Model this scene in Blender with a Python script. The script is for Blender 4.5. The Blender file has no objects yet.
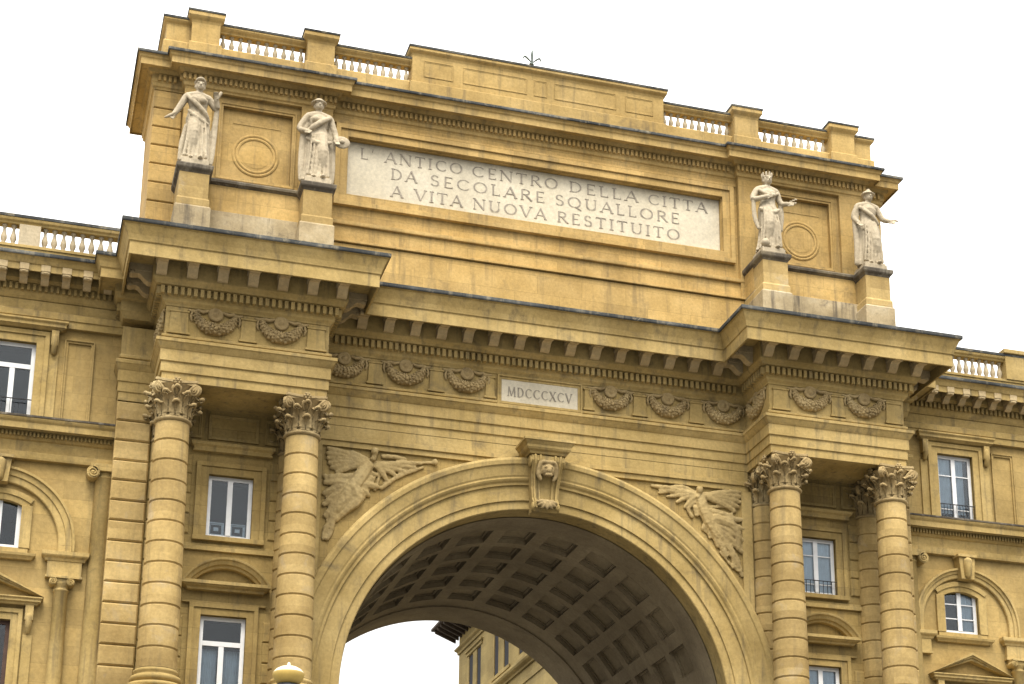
import bpy, math, random
from mathutils import Vector, Matrix
random.seed(7)
R = math.radians
S = bpy.context.scene
COL = S.collection

# ------------------------------------------------------------------ mesh builder
class MB:
    def __init__(s): s.v = []; s.f = []; s.sm = []
    def add(s, vs, fs, smooth=False):
        o = len(s.v); s.v += [tuple(p) for p in vs]
        for f in fs: s.f.append(tuple(i + o for i in f)); s.sm.append(smooth)
    def box(s, x0, x1, y0, y1, z0, z1, ch=0.0):
        if x0 > x1: x0, x1 = x1, x0
        if ch <= 0:
            vs = [(x0,y0,z0),(x1,y0,z0),(x1,y1,z0),(x0,y1,z0),(x0,y0,z1),(x1,y0,z1),(x1,y1,z1),(x0,y1,z1)]
            s.add(vs, [(0,3,2,1),(4,5,6,7),(0,1,5,4),(1,2,6,5),(2,3,7,6),(3,0,4,7)])
        else:                                   # front face chamfered block
            c = ch; r = random.uniform(-.004, .004)
            y0 += r
            vs = [(x0,y0+c,z0),(x1,y0+c,z0),(x1,y0+c,z1),(x0,y0+c,z1),
                  (x0+c,y0,z0+c),(x1-c,y0,z0+c),(x1-c,y0,z1-c),(x0+c,y0,z1-c),
                  (x0,y1,z0),(x1,y1,z0),(x1,y1,z1),(x0,y1,z1)]
            s.add(vs, [(4,5,6,7),(0,1,5,4),(1,2,6,5),(2,3,7,6),(3,0,4,7),(0,8,9,1),(1,9,10,2),(2,10,11,3),(3,11,8,0),(8,11,10,9)])
    def sweep(s, path, prof, closed=False, smooth=False):
        """profile [(outward offset, z)] run along a plan path with mitred corners; outward is to the right"""
        n = len(path); P = [Vector((p[0], p[1])) for p in path]
        def nr(a, b):
            d = (b - a).normalized(); return Vector((d.y, -d.x))
        m = []
        for i in range(n):
            n1 = nr(P[i-1], P[i]) if (i > 0 or closed) else None
            n2 = nr(P[i], P[(i+1) % n]) if (i < n-1 or closed) else None
            if n1 is None: m.append(n2)
            elif n2 is None: m.append(n1)
            else: m.append((n1 + n2) / (1 + n1.dot(n2)))
        k = len(prof); vs = []
        for i in range(n):
            for o, z in prof: vs.append((P[i].x + m[i].x*o, P[i].y + m[i].y*o, z))
        fs = []
        for i in range(n if closed else n-1):
            a = i*k; b = ((i+1) % n)*k
            for j in range(k-1): fs.append((a+j, b+j, b+j+1, a+j+1))
        if not closed:
            fs.append(tuple(range(k))); fs.append(tuple(reversed(range((n-1)*k, n*k))))
        s.add(vs, fs, smooth)
        return P, m
    def lathe(s, prof, cx=0, cy=0, seg=32, a0=0, a1=360, smooth=True):
        full = abs(a1 - a0) >= 360; m = seg if full else seg + 1
        vs = []; k = len(prof)
        for i in range(m):
            a = R(a0 + (a1 - a0)*i/seg); ca, sa = math.cos(a), math.sin(a)
            for r, z in prof: vs.append((cx + r*ca, cy + r*sa, z))
        fs = []
        for i in range(seg):
            a = i*k; b = ((i+1) % m)*k
            for j in range(k-1): fs.append((a+j, b+j, b+j+1, a+j+1))
        s.add(vs, fs, smooth)
    def arcsweep(s, prof, cx, cz, a0, a1, n, smooth=False):
        """profile [(radius, y)] turned about the y axis through (cx,cz); angle 0 = up, + to the right"""
        k = len(prof); vs = []
        for i in range(n+1):
            a = R(a0 + (a1-a0)*i/n)
            for r, y in prof: vs.append((cx + r*math.sin(a), y, cz + r*math.cos(a)))
        fs = []
        for i in range(n):
            for j in range(k-1): fs.append((i*k+j, (i+1)*k+j, (i+1)*k+j+1, i*k+j+1))
        s.add(vs, fs, smooth)
    def tube(s, pts, rad, seg=10, flat=1.0, smooth=True, sub=3):
        """tapered tube through points, rounded ends"""
        P = [Vector(p) for p in pts]; Rr = list(rad)
        if sub > 1 and len(P) > 2:
            Q = []; q = []
            for i in range(len(P)-1):
                p0 = P[max(i-1,0)]; p1 = P[i]; p2 = P[i+1]; p3 = P[min(i+2,len(P)-1)]
                for t in range(sub):
                    u = t/sub
                    Q.append(.5*((2*p1)+(-p0+p2)*u+(2*p0-5*p1+4*p2-p3)*u*u+(-p0+3*p1-3*p2+p3)*u**3)); q.append(Rr[i]*(1-u)+Rr[i+1]*u)
            Q.append(P[-1]); q.append(Rr[-1]); P, Rr = Q, q
        d0 = (P[1]-P[0]).normalized(); d1 = (P[-1]-P[-2]).normalized()
        P = [P[0]-d0*Rr[0]*.8, P[0]-d0*Rr[0]*.45] + P + [P[-1]+d1*Rr[-1]*.45, P[-1]+d1*Rr[-1]*.8]
        Rr = [Rr[0]*.25, Rr[0]*.8] + Rr + [Rr[-1]*.8, Rr[-1]*.25]
        up = Vector((0,1,0)); vs = []
        for i, p in enumerate(P):
            d = (P[min(i+1,len(P)-1)] - P[max(i-1,0)]).normalized()
            a = d.cross(up)
            if a.length < .15: a = d.cross(Vector((1,0,0)))
            a.normalize(); b = d.cross(a)
            for j in range(seg):
                t = 2*math.pi*j/seg; vs.append(p + a*math.cos(t)*Rr[i] + b*math.sin(t)*Rr[i]*flat)
        fs = []; n = len(P)
        for i in range(n-1):
            for j in range(seg):
                j2 = (j+1) % seg; fs.append((i*seg+j, i*seg+j2, (i+1)*seg+j2, (i+1)*seg+j))
        fs.append(tuple(reversed(range(seg)))); fs.append(tuple(range((n-1)*seg, n*seg)))
        s.add(vs, fs, smooth)
    def ball(s, c, r, seg=10, ring=7, smooth=True):
        if not hasattr(r, '__len__'): r = (r, r, r)
        vs = [(c[0], c[1], c[2]-r[2])]
        for i in range(1, ring):
            t = math.pi*i/ring
            for j in range(seg):
                a = 2*math.pi*j/seg; vs.append((c[0]+r[0]*math.sin(t)*math.cos(a), c[1]+r[1]*math.sin(t)*math.sin(a), c[2]-r[2]*math.cos(t)))
        vs.append((c[0], c[1], c[2]+r[2])); T = len(vs)-1; fs = []
        for j in range(seg): fs.append((0, 1+(j+1)%seg, 1+j)); fs.append((T, T-seg+j, T-seg+(j+1)%seg))
        for i in range(ring-2):
            for j in range(seg):
                a = 1+i*seg; j2 = (j+1)%seg; fs.append((a+j, a+j2, a+seg+j2, a+seg+j))
        s.add(vs, fs, smooth)
    def prism(s, poly, y0, y1):
        """polygon [(x,z)] extruded from y0 (front) to y1"""
        n = len(poly)
        ar = sum(poly[i][0]*poly[(i+1)%n][1]-poly[(i+1)%n][0]*poly[i][1] for i in range(n))
        if ar < 0: poly = list(reversed(poly))
        vs = [(x,y0,z) for x,z in poly] + [(x,y1,z) for x,z in poly]
        fs = [tuple(range(n)), tuple(reversed(range(n,2*n)))]
        for i in range(n): j = (i+1)%n; fs.append((i, i+n, j+n, j))
        s.add(vs, fs)
    def disc(s, x, z, r, y0, y1, n=18):
        vs = [(x+r*math.cos(2*math.pi*i/n), y, z+r*math.sin(2*math.pi*i/n)) for y in (y0,y1) for i in range(n)]
        s.add(vs, [tuple(range(n)), tuple(reversed(range(n,2*n)))]+[(i,i+n,(i+1)%n+n,(i+1)%n) for i in range(n)])
    def volute(s, x, z, r, y0, y1, hand=1):
        s.disc(x, z, r, y0, y1); pts = []
        for k in range(26):
            a = k*.5; q = r*(1-.035*k)*.93; pts.append((x+hand*q*math.cos(a+1.57), y0-.012, z+q*math.sin(a+1.57)))
        s.tube(pts, [r*.11]*26, 5, sub=1); s.ball((x,y0-.02,z),(r*.16,.03,r*.16),8,5)
    def build(s, name, mat, parent=None, fix=True):
        me = bpy.data.meshes.new(name); me.from_pydata(s.v, [], s.f)
        me.polygons.foreach_set('use_smooth', s.sm); me.update()
        if fix:
            import bmesh
            b = bmesh.new(); b.from_mesh(me); bmesh.ops.recalc_face_normals(b, faces=b.faces); b.to_mesh(me); b.free()
        me.materials.append(mat)
        o = bpy.data.objects.new(name, me); COL.objects.link(o)
        if parent: link(o, parent)
        return o

def link(o, parent):
    o.parent = parent
    # meshes are written in world coordinates: undo the parent's placement
    loc = Vector((0,0,0)); p = parent
    while p: loc += Vector(p.location); p = p.parent
    o.location = -loc
def empty(name, loc):
    o = bpy.data.objects.new(name, None); COL.objects.link(o); o.location = loc; o.empty_display_size = .5; return o
def tag(o, label=None, cat=None, group=None, kind=None):
    if label: o['label'] = label
    if cat: o['category'] = cat
    if group: o['group'] = group
    if kind: o['kind'] = kind
def copy_at(src, parent, off, kids=True):
    c = src.copy(); COL.objects.link(c); c.parent = parent; c.location = Vector(src.location) + Vector(off)
    if kids:
        for k in src.children:
            d = k.copy(); COL.objects.link(d); d.parent = c
    return c
def cells(xs, zs, holes):
    xs = sorted(set([round(v,4) for v in xs])); zs = sorted(set([round(v,4) for v in zs]))
    for i in range(len(xs)-1):
        for j in range(len(zs)-1):
            mx = (xs[i]+xs[i+1])/2; mz = (zs[j]+zs[j+1])/2
            if not any(h[0]<mx<h[1] and h[2]<mz<h[3] for h in holes): yield xs[i], xs[i+1], zs[j], zs[j+1]
def wall_mb(mb, x0, x1, z0, z1, y, holes, d=.4):
    """wall face with rectangular openings and their reveals"""
    xs = [x0,x1]+[h[0] for h in holes]+[h[1] for h in holes]; zs = [z0,z1]+[h[2] for h in holes]+[h[3] for h in holes]
    for a,b,c,e in cells(xs, zs, holes): mb.add([(a,y,c),(b,y,c),(b,y,e),(a,y,e)], [(0,1,2,3)])
    for a,b,c,e in holes:
        mb.add([(a,y,c),(b,y,c),(b,y,e),(a,y,e),(a,y+d,c),(b,y+d,c),(b,y+d,e),(a,y+d,e)], [(0,4,5,1),(1,5,6,2),(2,6,7,3),(3,7,4,0)])
def frame_mb(mb, x0, x1, z0, z1, w, y0, y1, bottom=True, step=.05):
    """moulded rectangular surround outside the opening: outer lip and inner fascia"""
    for k, (a, b, yy) in enumerate(((0, w*.62, y0+step), (w*.62, w, y0))):
        mb.box(x0-b, x0-a, yy, y1, z0 if not bottom else z0-b, z1+b)
        mb.box(x1+a, x1+b, yy, y1, z0 if not bottom else z0-b, z1+b)
        mb.box(x0-a, x1+a, yy, y1, z1+a, z1+b)
        if bottom: mb.box(x0-a, x1+a, yy, y1, z0-b, z0-a)
def along(path, o, closed=False):
    mb = MB(); P, m = mb.sweep(path, [(o,0),(o,1)], closed)
    pts = [P[i]+m[i]*o for i in range(len(P))]
    if closed: pts.append(pts[0])
    return pts
def bake(o, mods):
    """apply modifiers so the mesh is plain geometry"""
    dg = bpy.context.evaluated_depsgraph_get(); dg.update()
    me = bpy.data.meshes.new_from_object(o.evaluated_get(dg)); o.modifiers.clear(); old = o.data; me.name = old.name; o.data = me
    me.polygons.foreach_set('use_smooth', [True]*len(me.polygons))
    return o
def sculpt(mb, name, mat, parent=None, vox=.03, rough=.02, rs=.25, it=3):
    o = mb.build(name, mat, None)
    r = o.modifiers.new('r','REMESH'); r.mode = 'VOXEL'; r.voxel_size = vox
    sm = o.modifiers.new('s','SMOOTH'); sm.factor = .5; sm.iterations = it
    if rough:
        t = bpy.data.textures.new('carving','CLOUDS'); t.noise_scale = rs; t.noise_depth = 2
        dmod = o.modifiers.new('d','DISPLACE'); dmod.texture = t; dmod.strength = rough; dmod.mid_level = .5; dmod.texture_coords = 'LOCAL'
    bake(o, None)
    if not o.data.materials: o.data.materials.append(mat)
    if parent: link(o, parent)
    return o

# ------------------------------------------------------------------ materials
def nt(name):
    m = bpy.data.materials.new(name); m.use_nodes = True; t = m.node_tree
    return m, t, t.nodes['Principled BSDF']
def N(t, typ, **kw):
    n = t.nodes.new(typ)
    for k, v in kw.items():
        if k.startswith('i_'): n.inputs[k[2:].replace('_',' ')].default_value = v
        else: setattr(n, k, v)
    return n
def stone(name, c1, c2, c3=None, drum=0, stain=(.10,.085,.06), stain_amt=.35, rough=.85, bump=.35, joints=None, streak=.4, grime=None, gscale=.9):
    m, t, b = nt(name); L = t.links.new
    geo = N(t,'ShaderNodeNewGeometry'); P = geo.outputs['Position']
    n1 = N(t,'ShaderNodeTexNoise', i_Scale=.55, i_Detail=6., i_Roughness=.6); L(P, n1.inputs['Vector'])
    r1 = N(t,'ShaderNodeValToRGB'); e = r1.color_ramp.elements
    e[0].position=.32; e[0].color=(*c1,1); e[1].position=.68; e[1].color=(*c2,1); L(n1.outputs['Fac'], r1.inputs['Fac'])
    if c3: x = e.new(.5); x.color=(*c3,1)
    # fine grain
    n2 = N(t,'ShaderNodeTexNoise', i_Scale=9., i_Detail=8., i_Roughness=.7); L(P, n2.inputs['Vector'])
    mr = N(t,'ShaderNodeMapRange'); mr.inputs['From Min'].default_value=.3; mr.inputs['From Max'].default_value=.7
    mr.inputs['To Min'].default_value=.82; mr.inputs['To Max'].default_value=1.14; L(n2.outputs['Fac'], mr.inputs['Value'])
    mul = N(t,'ShaderNodeVectorMath', operation='SCALE'); L(r1.outputs['Color'], mul.inputs[0]); L(mr.outputs['Result'], mul.inputs['Scale'])
    nb = N(t,'ShaderNodeTexNoise', i_Scale=.21, i_Detail=3., i_Roughness=.55, i_Distortion=.8); L(P, nb.inputs['Vector'])
    mb_ = N(t,'ShaderNodeMapRange'); mb_.inputs['From Min'].default_value=.35; mb_.inputs['From Max'].default_value=.65; mb_.inputs['To Min'].default_value=.84; mb_.inputs['To Max'].default_value=1.12; L(nb.outputs['Fac'], mb_.inputs['Value'])
    mul2 = N(t,'ShaderNodeVectorMath', operation='SCALE'); L(mul.outputs['Vector'], mul2.inputs[0]); L(mb_.outputs['Result'], mul2.inputs['Scale'])
    col = mul2.outputs['Vector']
    # vertical rain streaks
    mp = N(t,'ShaderNodeMapping'); mp.inputs['Scale'].default_value=(3.2,3.2,.28); L(P, mp.inputs['Vector'])
    n3 = N(t,'ShaderNodeTexNoise', i_Scale=1., i_Detail=5., i_Roughness=.62); L(mp.outputs['Vector'], n3.inputs['Vector'])
    r3 = N(t,'ShaderNodeValToRGB'); r3.color_ramp.elements[0].position=.54; r3.color_ramp.elements[1].position=.74; L(n3.outputs['Fac'], r3.inputs['Fac'])
    f3 = N(t,'ShaderNodeMath', operation='MULTIPLY'); f3.inputs[1].default_value=stain_amt*streak*2; L(r3.outputs['Color'], f3.inputs[0])
    mx = N(t,'ShaderNodeMix', data_type='RGBA'); L(f3.outputs[0], mx.inputs['Factor']); L(col, mx.inputs[6]); mx.inputs[7].default_value=(*stain,1); col = mx.outputs[2]
    # blotches
    n4 = N(t,'ShaderNodeTexNoise', i_Scale=gscale, i_Detail=9., i_Roughness=.68, i_Distortion=.6); L(P, n4.inputs['Vector'])
    r4 = N(t,'ShaderNodeValToRGB'); r4.color_ramp.elements[0].position=.56; r4.color_ramp.elements[1].position=.72; L(n4.outputs['Fac'], r4.inputs['Fac'])
    f4 = N(t,'ShaderNodeMath', operation='MULTIPLY'); f4.inputs[1].default_value=stain_amt; L(r4.outputs['Color'], f4.inputs[0])
    mx = N(t,'ShaderNodeMix', data_type='RGBA'); L(f4.outputs[0], mx.inputs['Factor']); L(col, mx.inputs[6]); mx.inputs[7].default_value=(*(grime or stain),1); col = mx.outputs[2]
    hgt = n2.outputs['Fac']
    if joints:
        bw, rh, ms, dark = joints
        sx = N(t,'ShaderNodeSeparateXYZ'); L(P, sx.inputs[0])
        ad = N(t,'ShaderNodeMath', operation='ADD'); L(sx.outputs[0], ad.inputs[0]); L(sx.outputs[1], ad.inputs[1])
        cb = N(t,'ShaderNodeCombineXYZ'); L(ad.outputs[0], cb.inputs[0]); L(sx.outputs[2], cb.inputs[1])
        br = N(t,'ShaderNodeTexBrick'); br.inputs['Scale'].default_value=1.; br.inputs['Brick Width'].default_value=bw; br.inputs['Row Height'].default_value=rh
        br.inputs['Mortar Size'].default_value=ms; br.inputs['Mortar Smooth'].default_value=.3; br.inputs['Color1'].default_value=(.86,.855,.85,1); br.inputs['Color2'].default_value=(1.1,1.085,1.05,1); br.inputs['Mortar'].default_value=(dark,dark,dark*.95,1)
        L(cb.outputs[0], br.inputs['Vector'])
        mm = N(t,'ShaderNodeMix', data_type='RGBA', blend_type='MULTIPLY'); mm.inputs['Factor'].default_value=1.; L(col, mm.inputs[6]); L(br.outputs['Color'], mm.inputs[7]); col = mm.outputs[2]
    if drum:                                    # every drum or block a stone of its own tone
        sx = N(t,'ShaderNodeSeparateXYZ'); L(P, sx.inputs[0])
        dz = N(t,'ShaderNodeMath', operation='DIVIDE'); L(sx.outputs[2], dz.inputs[0]); dz.inputs[1].default_value=drum
        dx = N(t,'ShaderNodeMath', operation='DIVIDE'); L(sx.outputs[0], dx.inputs[0]); dx.inputs[1].default_value=3.1
        fz = N(t,'ShaderNodeMath', operation='FLOOR'); L(dz.outputs[0], fz.inputs[0]); fx = N(t,'ShaderNodeMath', operation='FLOOR'); L(dx.outputs[0], fx.inputs[0])
        cb = N(t,'ShaderNodeCombineXYZ'); L(fz.outputs[0], cb.inputs[0]); L(fx.outputs[0], cb.inputs[1])
        wn = N(t,'ShaderNodeTexWhiteNoise'); L(cb.outputs[0], wn.inputs['Vector'])
        r5 = N(t,'ShaderNodeValToRGB'); r5.color_ramp.elements[0].color=(.84,.82,.80,1); r5.color_ramp.elements[1].color=(1.14,1.14,1.16,1); L(wn.outputs['Value'], r5.inputs['Fac'])
        mm = N(t,'ShaderNodeMix', data_type='RGBA', blend_type='MULTIPLY'); mm.inputs['Factor'].default_value=1.; L(col, mm.inputs[6]); L(r5.outputs['Color'], mm.inputs[7]); col = mm.outputs[2]
    L(col, b.inputs['Base Color']); b.inputs['Roughness'].default_value=rough
    b.inputs['Specular IOR Level'].default_value=.25
    bm = N(t,'ShaderNodeBump'); bm.inputs['Strength'].default_value=bump; bm.inputs['Distance'].default_value=.03; L(hgt, bm.inputs['Height'])
    bv = N(t,'ShaderNodeBevel'); bv.samples=3; bv.inputs['Radius'].default_value=.022; L(bv.outputs['Normal'], bm.inputs['Normal'])
    L(bm.outputs['Normal'], b.inputs['Normal'])
    return m
def plain(name, c, rough=.6, metal=0., var=.12, scale=4., spec=.4):
    m, t, b = nt(name); L = t.links.new
    geo = N(t,'ShaderNodeNewGeometry')
    n = N(t,'ShaderNodeTexNoise', i_Scale=scale, i_Detail=6., i_Roughness=.65); L(geo.outputs['Position'], n.inputs['Vector'])
    r = N(t,'ShaderNodeValToRGB'); e = r.color_ramp.elements; e[0].position=.3; e[1].position=.7
    e[0].color=(*[k*(1-var) for k in c],1); e[1].color=(*[min(1,k*(1+var)) for k in c],1)
    L(n.outputs['Fac'], r.inputs['Fac']); L(r.outputs['Color'], b.inputs['Base Color'])
    b.inputs['Roughness'].default_value=rough; b.inputs['Metallic'].default_value=metal; b.inputs['Specular IOR Level'].default_value=spec
    return m
def glass(name, tint):
    m = bpy.data.materials.new(name); m.use_nodes = True; t = m.node_tree; t.nodes.clear(); L = t.links.new
    out = N(t,'ShaderNodeOutputMaterial'); mix = N(t,'ShaderNodeMixShader'); tr = N(t,'ShaderNodeBsdfTransparent'); gl = N(t,'ShaderNodeBsdfGlossy')
    tr.inputs['Color'].default_value=(*tint,1); gl.inputs['Roughness'].default_value=.03
    fr = N(t,'ShaderNodeFresnel'); fr.inputs['IOR'].default_value=1.5
    L(fr.outputs[0], mix.inputs[0]); L(tr.outputs[0], mix.inputs[1]); L(gl.outputs[0], mix.inputs[2]); L(mix.outputs[0], out.inputs[0])
    return m

OC1, OC2, OC3 = (.335,.230,.080), (.50,.360,.140), (.415,.293,.107)
M = {}
M['stone']  = stone('ochre_stone', OC1, OC2, OC3, joints=(1.9,.70,.012,.72), stain_amt=.5, streak=.55)
M['mould']  = stone('ochre_moulding', (.38,.265,.092), (.57,.415,.17), (.475,.338,.128), stain_amt=.55, streak=.6)
M['attic']  = stone('attic_ashlar', (.45,.295,.10), (.61,.42,.168), (.53,.355,.131), joints=(1.7,.72,.010,.78), stain_amt=.42, streak=.6)
M['attic_mould'] = stone('attic_moulding', (.42,.28,.097), (.60,.42,.17), (.51,.35,.13), stain_amt=.5, streak=.6)
M['modillion'] = stone('front_lit_bracket_stone', (.50,.37,.19), (.66,.52,.30), None, stain=(.20,.16,.09), stain_amt=.35, gscale=2.5)  # paler than the moulding stone: front light on the brackets put into the colour
M['column'] = stone('column_stone', (.375,.258,.095), (.57,.412,.174), (.47,.332,.130), drum=.687, stain_amt=.45, grime=(.42,.37,.29), gscale=1.1)
M['carve']  = stone('carved_stone', (.33,.235,.105), (.55,.42,.21), (.44,.32,.15), stain=(.09,.07,.045), stain_amt=.55, gscale=2.4)
M['relief'] = stone('relief_stone', (.36,.26,.11), (.54,.41,.195), (.45,.33,.145), stain=(.12,.09,.05), stain_amt=.4, gscale=2.)
M['wing']   = stone('wing_stone', (.355,.247,.090), (.51,.365,.147), (.435,.304,.115), joints=(2.3,.62,.010,.8), stain=(.20,.17,.09), stain_amt=.35)
M['grey']   = stone('weathered_grey_stone', (.30,.23,.125), (.58,.49,.33), (.46,.36,.21), stain=(.11,.09,.065), stain_amt=.75, gscale=1.9, streak=.7)
M['statue'] = stone('statue_marble', (.42,.345,.23), (.60,.51,.36), (.51,.425,.295), stain=(.20,.16,.10), stain_amt=.5, gscale=2.2, bump=.25)
M['plaque'] = stone('pale_marble', (.66,.58,.42), (.72,.645,.49), None, stain=(.58,.48,.32), stain_amt=.2, bump=.1, rough=.6)
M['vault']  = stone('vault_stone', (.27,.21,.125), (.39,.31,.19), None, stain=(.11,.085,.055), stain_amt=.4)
M['balust'] = stone('balustrade_stone', (.44,.355,.225), (.60,.505,.345), None, stain=(.25,.21,.15), stain_amt=.4, gscale=2.)
M['lead']   = stone('lead_flashing', (.035,.037,.037), (.17,.17,.155), (.07,.073,.07), stain=(.36,.31,.21), stain_amt=.85, rough=.85, gscale=2.8)
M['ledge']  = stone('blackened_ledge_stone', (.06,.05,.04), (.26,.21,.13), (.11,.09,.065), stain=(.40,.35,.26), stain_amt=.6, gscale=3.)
M['letter'] = plain('faded_lettering', (.33,.285,.225), .8, var=.35, scale=7.)
M['white']  = plain('white_window_paint', (.86,.86,.85), .4, var=.06)
M['curtain']= plain('white_curtain', (.80,.82,.84), .9, var=.10, scale=2.5)
M['dark']   = plain('dark_room', (.035,.035,.04), .9)
M['finial'] = plain('weathered_copper', (.16,.19,.17), .7, .2)
M['iron']   = plain('dark_iron', (.04,.04,.042), .5, .6)
M['wood']   = plain('dark_eave_timber', (.07,.05,.035), .8, var=.3)
M['brown']  = plain('brown_shutter', (.09,.05,.035), .7, var=.25)
M['glass']  = glass('window_glass', (.80,.86,.90))
M['cream']  = plain('cream_lamp_cap', (.80,.72,.52), .45, var=.08)
M['amber']  = plain('amber_lamp_bowl', (.55,.38,.10), .35, var=.15)
M['brown2'] = plain('brown_blind', (.10,.06,.045), .75, var=.3, scale=1.5)
M['rear']   = stone('rear_street_stucco', (.34,.25,.095), (.48,.365,.15), None, stain=(.22,.16,.08), stain_amt=.3, joints=(1.6,.55,.010,.85))
M['ground'] = stone('piazza_paving', (.085,.08,.072), (.13,.125,.115), None, joints=None, stain_amt=.2)
M['room']   = M['dark']
# ================================================================== THE TRIUMPHAL ARCH
AR = empty('triumphal_arch', (0, 3.9, 0))
tag(AR, 'huge ochre stone triumphal arch with paired columns, coffered vault and a tall inscribed attic', 'arch')

# plan of the entablature's frieze plane over the pavilions and the centre
FP = [(-13.35,4.2),(-13.35,1.65),(-7.98,1.65),(-7.98,3.77),(7.98,3.77),(7.98,1.65),(13.35,1.65),(13.35,4.2)]
SBL = [(-14.56,6.5),(-14.56,3.75),(-13.0,3.75)]          # second, shallower break behind each pavilion
SBR = [(13.0,3.75),(14.56,3.75),(14.56,6.5)]

ARCHI = [(-1.0,25.07),(.0,25.07),(.0,25.36),(.05,25.38),(.05,25.72),(.10,25.74),(.10,26.13),(.13,26.16),(.17,26.22),(.24,26.34),(.27,26.36),(.27,26.47),(.02,26.56),(-1.0,26.56)]
ARCHI_S = [(o if o < 0 else o*.6, z-.004) for o, z in ARCHI]
mb = MB(); mb.sweep(FP, ARCHI); mb.sweep(SBL, ARCHI_S); mb.sweep(SBR, ARCHI_S)
architrave = mb.build('architrave', M['mould'], AR)

for s in (-1,1):
    mb = MB(); mb.box(s*8.02,s*13.31,1.70,3.92,25.10,25.3); frame_mb(mb, *sorted((s*9.4,s*12.1)),0,0,0,0,0) if False else None
    mb.build('soffit', M['mould'], AR)
FR = [(-1.0,26.55),(0,26.55),(.10,26.58),(.10,26.66),(.0,26.72),(0,27.72),(-1.0,27.72)]
FR_S = [(o*.6 if o > 0 else o, z+.004) for o, z in FR]
mb = MB(); mb.sweep(FP, FR); mb.sweep(SBL, FR_S); mb.sweep(SBR, FR_S)
frieze = mb.build('frieze', M['mould'], AR)

CO = [(-1.2,27.70),(.03,27.70),(.06,27.76),(.14,27.84),(.16,27.94),(.20,27.97),(.20,28.27),(.40,28.29),(.42,28.34),(.50,28.43),(.52,28.47),(.52,29.12),(1.28,29.12),(1.31,28.70),(1.38,28.70),(1.38,29.14),(1.42,29.17),(1.43,29.22),(1.47,29.36),(1.55,29.54),(1.60,29.66),(1.645,29.68),(1.645,29.77),(-1.2,29.90)]
def shrink(prof, k, dz): return [(o*k if o > 0 else o, z+dz) for o, z in prof]
CO_S = [(-1.0,28.0),(.03,28.0),(.08,28.10),(.12,28.22),(.14,28.24),(.14,28.60),(.27,28.63),(.30,28.70),(.36,28.80),(.37,29.06),(.84,29.06),(.85,29.0),(.90,29.0),(.90,29.32),(.94,29.36),(.99,29.54),(1.05,29.66),(1.08,29.68),(1.08,29.765),(-1.0,29.89)]
mb = MB(); mb.sweep(FP, CO); mb.sweep(SBL, CO_S); mb.sweep(SBR, CO_S)
cornice = mb.build('cornice', M['mould'], AR)
# dentils
def dentil_runs(parent, mat, path, *a):
    for i in range(len(path)-1):
        mb = MB(); dentils(mb, path, *a, only=i)
        if mb.v: mb.build('dentil_band', mat, parent)
def dentils(mb, path, o0, o1, z0, z1, w, pitch, closed=False, edge=.04, only=None):
    ps = along(path, o1, closed); 
    for i in range(len(ps)-1):
        a, b = ps[i], ps[i+1]; d = b-a; ln = d.length
        if ln < .35 or (only is not None and i != only): continue
        d.normalize(); nrm = Vector((d.y,-d.x)); n = max(1, int((ln-2*edge)/pitch)); st = (ln - (n-1)*pitch)/2
        for k in range(n):
            c = a + d*(st + k*pitch); dd = d*(w/2); q = nrm*(o1-o0)
            jw = random.uniform(-.006,.006)
            vs = []
            for z in (z0+jw, z1):
                for p in (c-dd, c+dd, c+dd-q, c-dd-q): vs.append((p.x,p.y,z))
            mb.add(vs, [(0,3,2,1),(4,5,6,7),(0,1,5,4),(1,2,6,5),(2,3,7,6),(3,0,4,7)])
dentil_runs(cornice, M['mould'], FP, .19, .36, 27.985, 28.25, .125, .212)
dentil_runs(cornice, M['mould'], SBL[:2], .13,.25,28.3,28.58,.11,.19); dentil_runs(cornice, M['mould'], SBR[1:], .13,.25,28.3,28.58,.11,.19)
# lead flashing on the cornice
FL = [(.2,29.98),(1.648,29.70),(1.675,29.70),(1.69,29.74),(1.685,29.84),(.2,29.99)]
FL_S = [(.1,29.96),(1.083,29.70),(1.105,29.70),(1.12,29.74),(1.115,29.83),(.1,29.97)]
mb = MB(); mb.sweep(FP, FL); mb.sweep(SBL, FL_S); mb.sweep(SBR, FL_S)
mb.build('flashing', M['lead'], cornice)
# roof behind the cornice, up to the attic
mb = MB(); mb.box(-13.3,-8.0,1.5,9.0,29.5,29.885); mb.box(8.0,13.3,1.5,9.0,29.5,29.885); mb.box(-14.5,14.5,3.9,18.0,29.3,29.875)
mb.build('roof_slab', M['lead'], AR)

# modillions
def modillion(sc=1.0, w=.34):
    prof = [(.0,.20),(.68,.20),(.70,-.03),(.73,-.09),(.71,-.16),(.64,-.19),(.54,-.17),(.44,-.15),(.34,-.20),(.22,-.34),(.10,-.42),(.0,-.42)]
    mb = MB(); n = len(prof); vs = []; hw = w/2
    for x in (-hw, hw):
        for o, z in prof: vs.append((x, -o*sc, z*sc))
    fs = [tuple(range(n)), tuple(reversed(range(n,2*n)))]
    for i in range(n): j = (i+1)%n; fs.append((i,i+n,j+n,j))
    mb.add(vs, fs)
    mb.box(-hw-.03, hw+.03, -.745*sc, -.0, -.05*sc, .24*sc)
    # scroll eye and front leaf
    for x in (-hw-.012, hw+.012): mb.ball((x, -.62*sc, -.10*sc), (.02,.07*sc,.07*sc), 8, 5)
    mb.ball((0, -.71*sc, -.11*sc), (hw*.6,.03*sc,.05*sc), 8, 5)
    return mb
MOD = None
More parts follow.
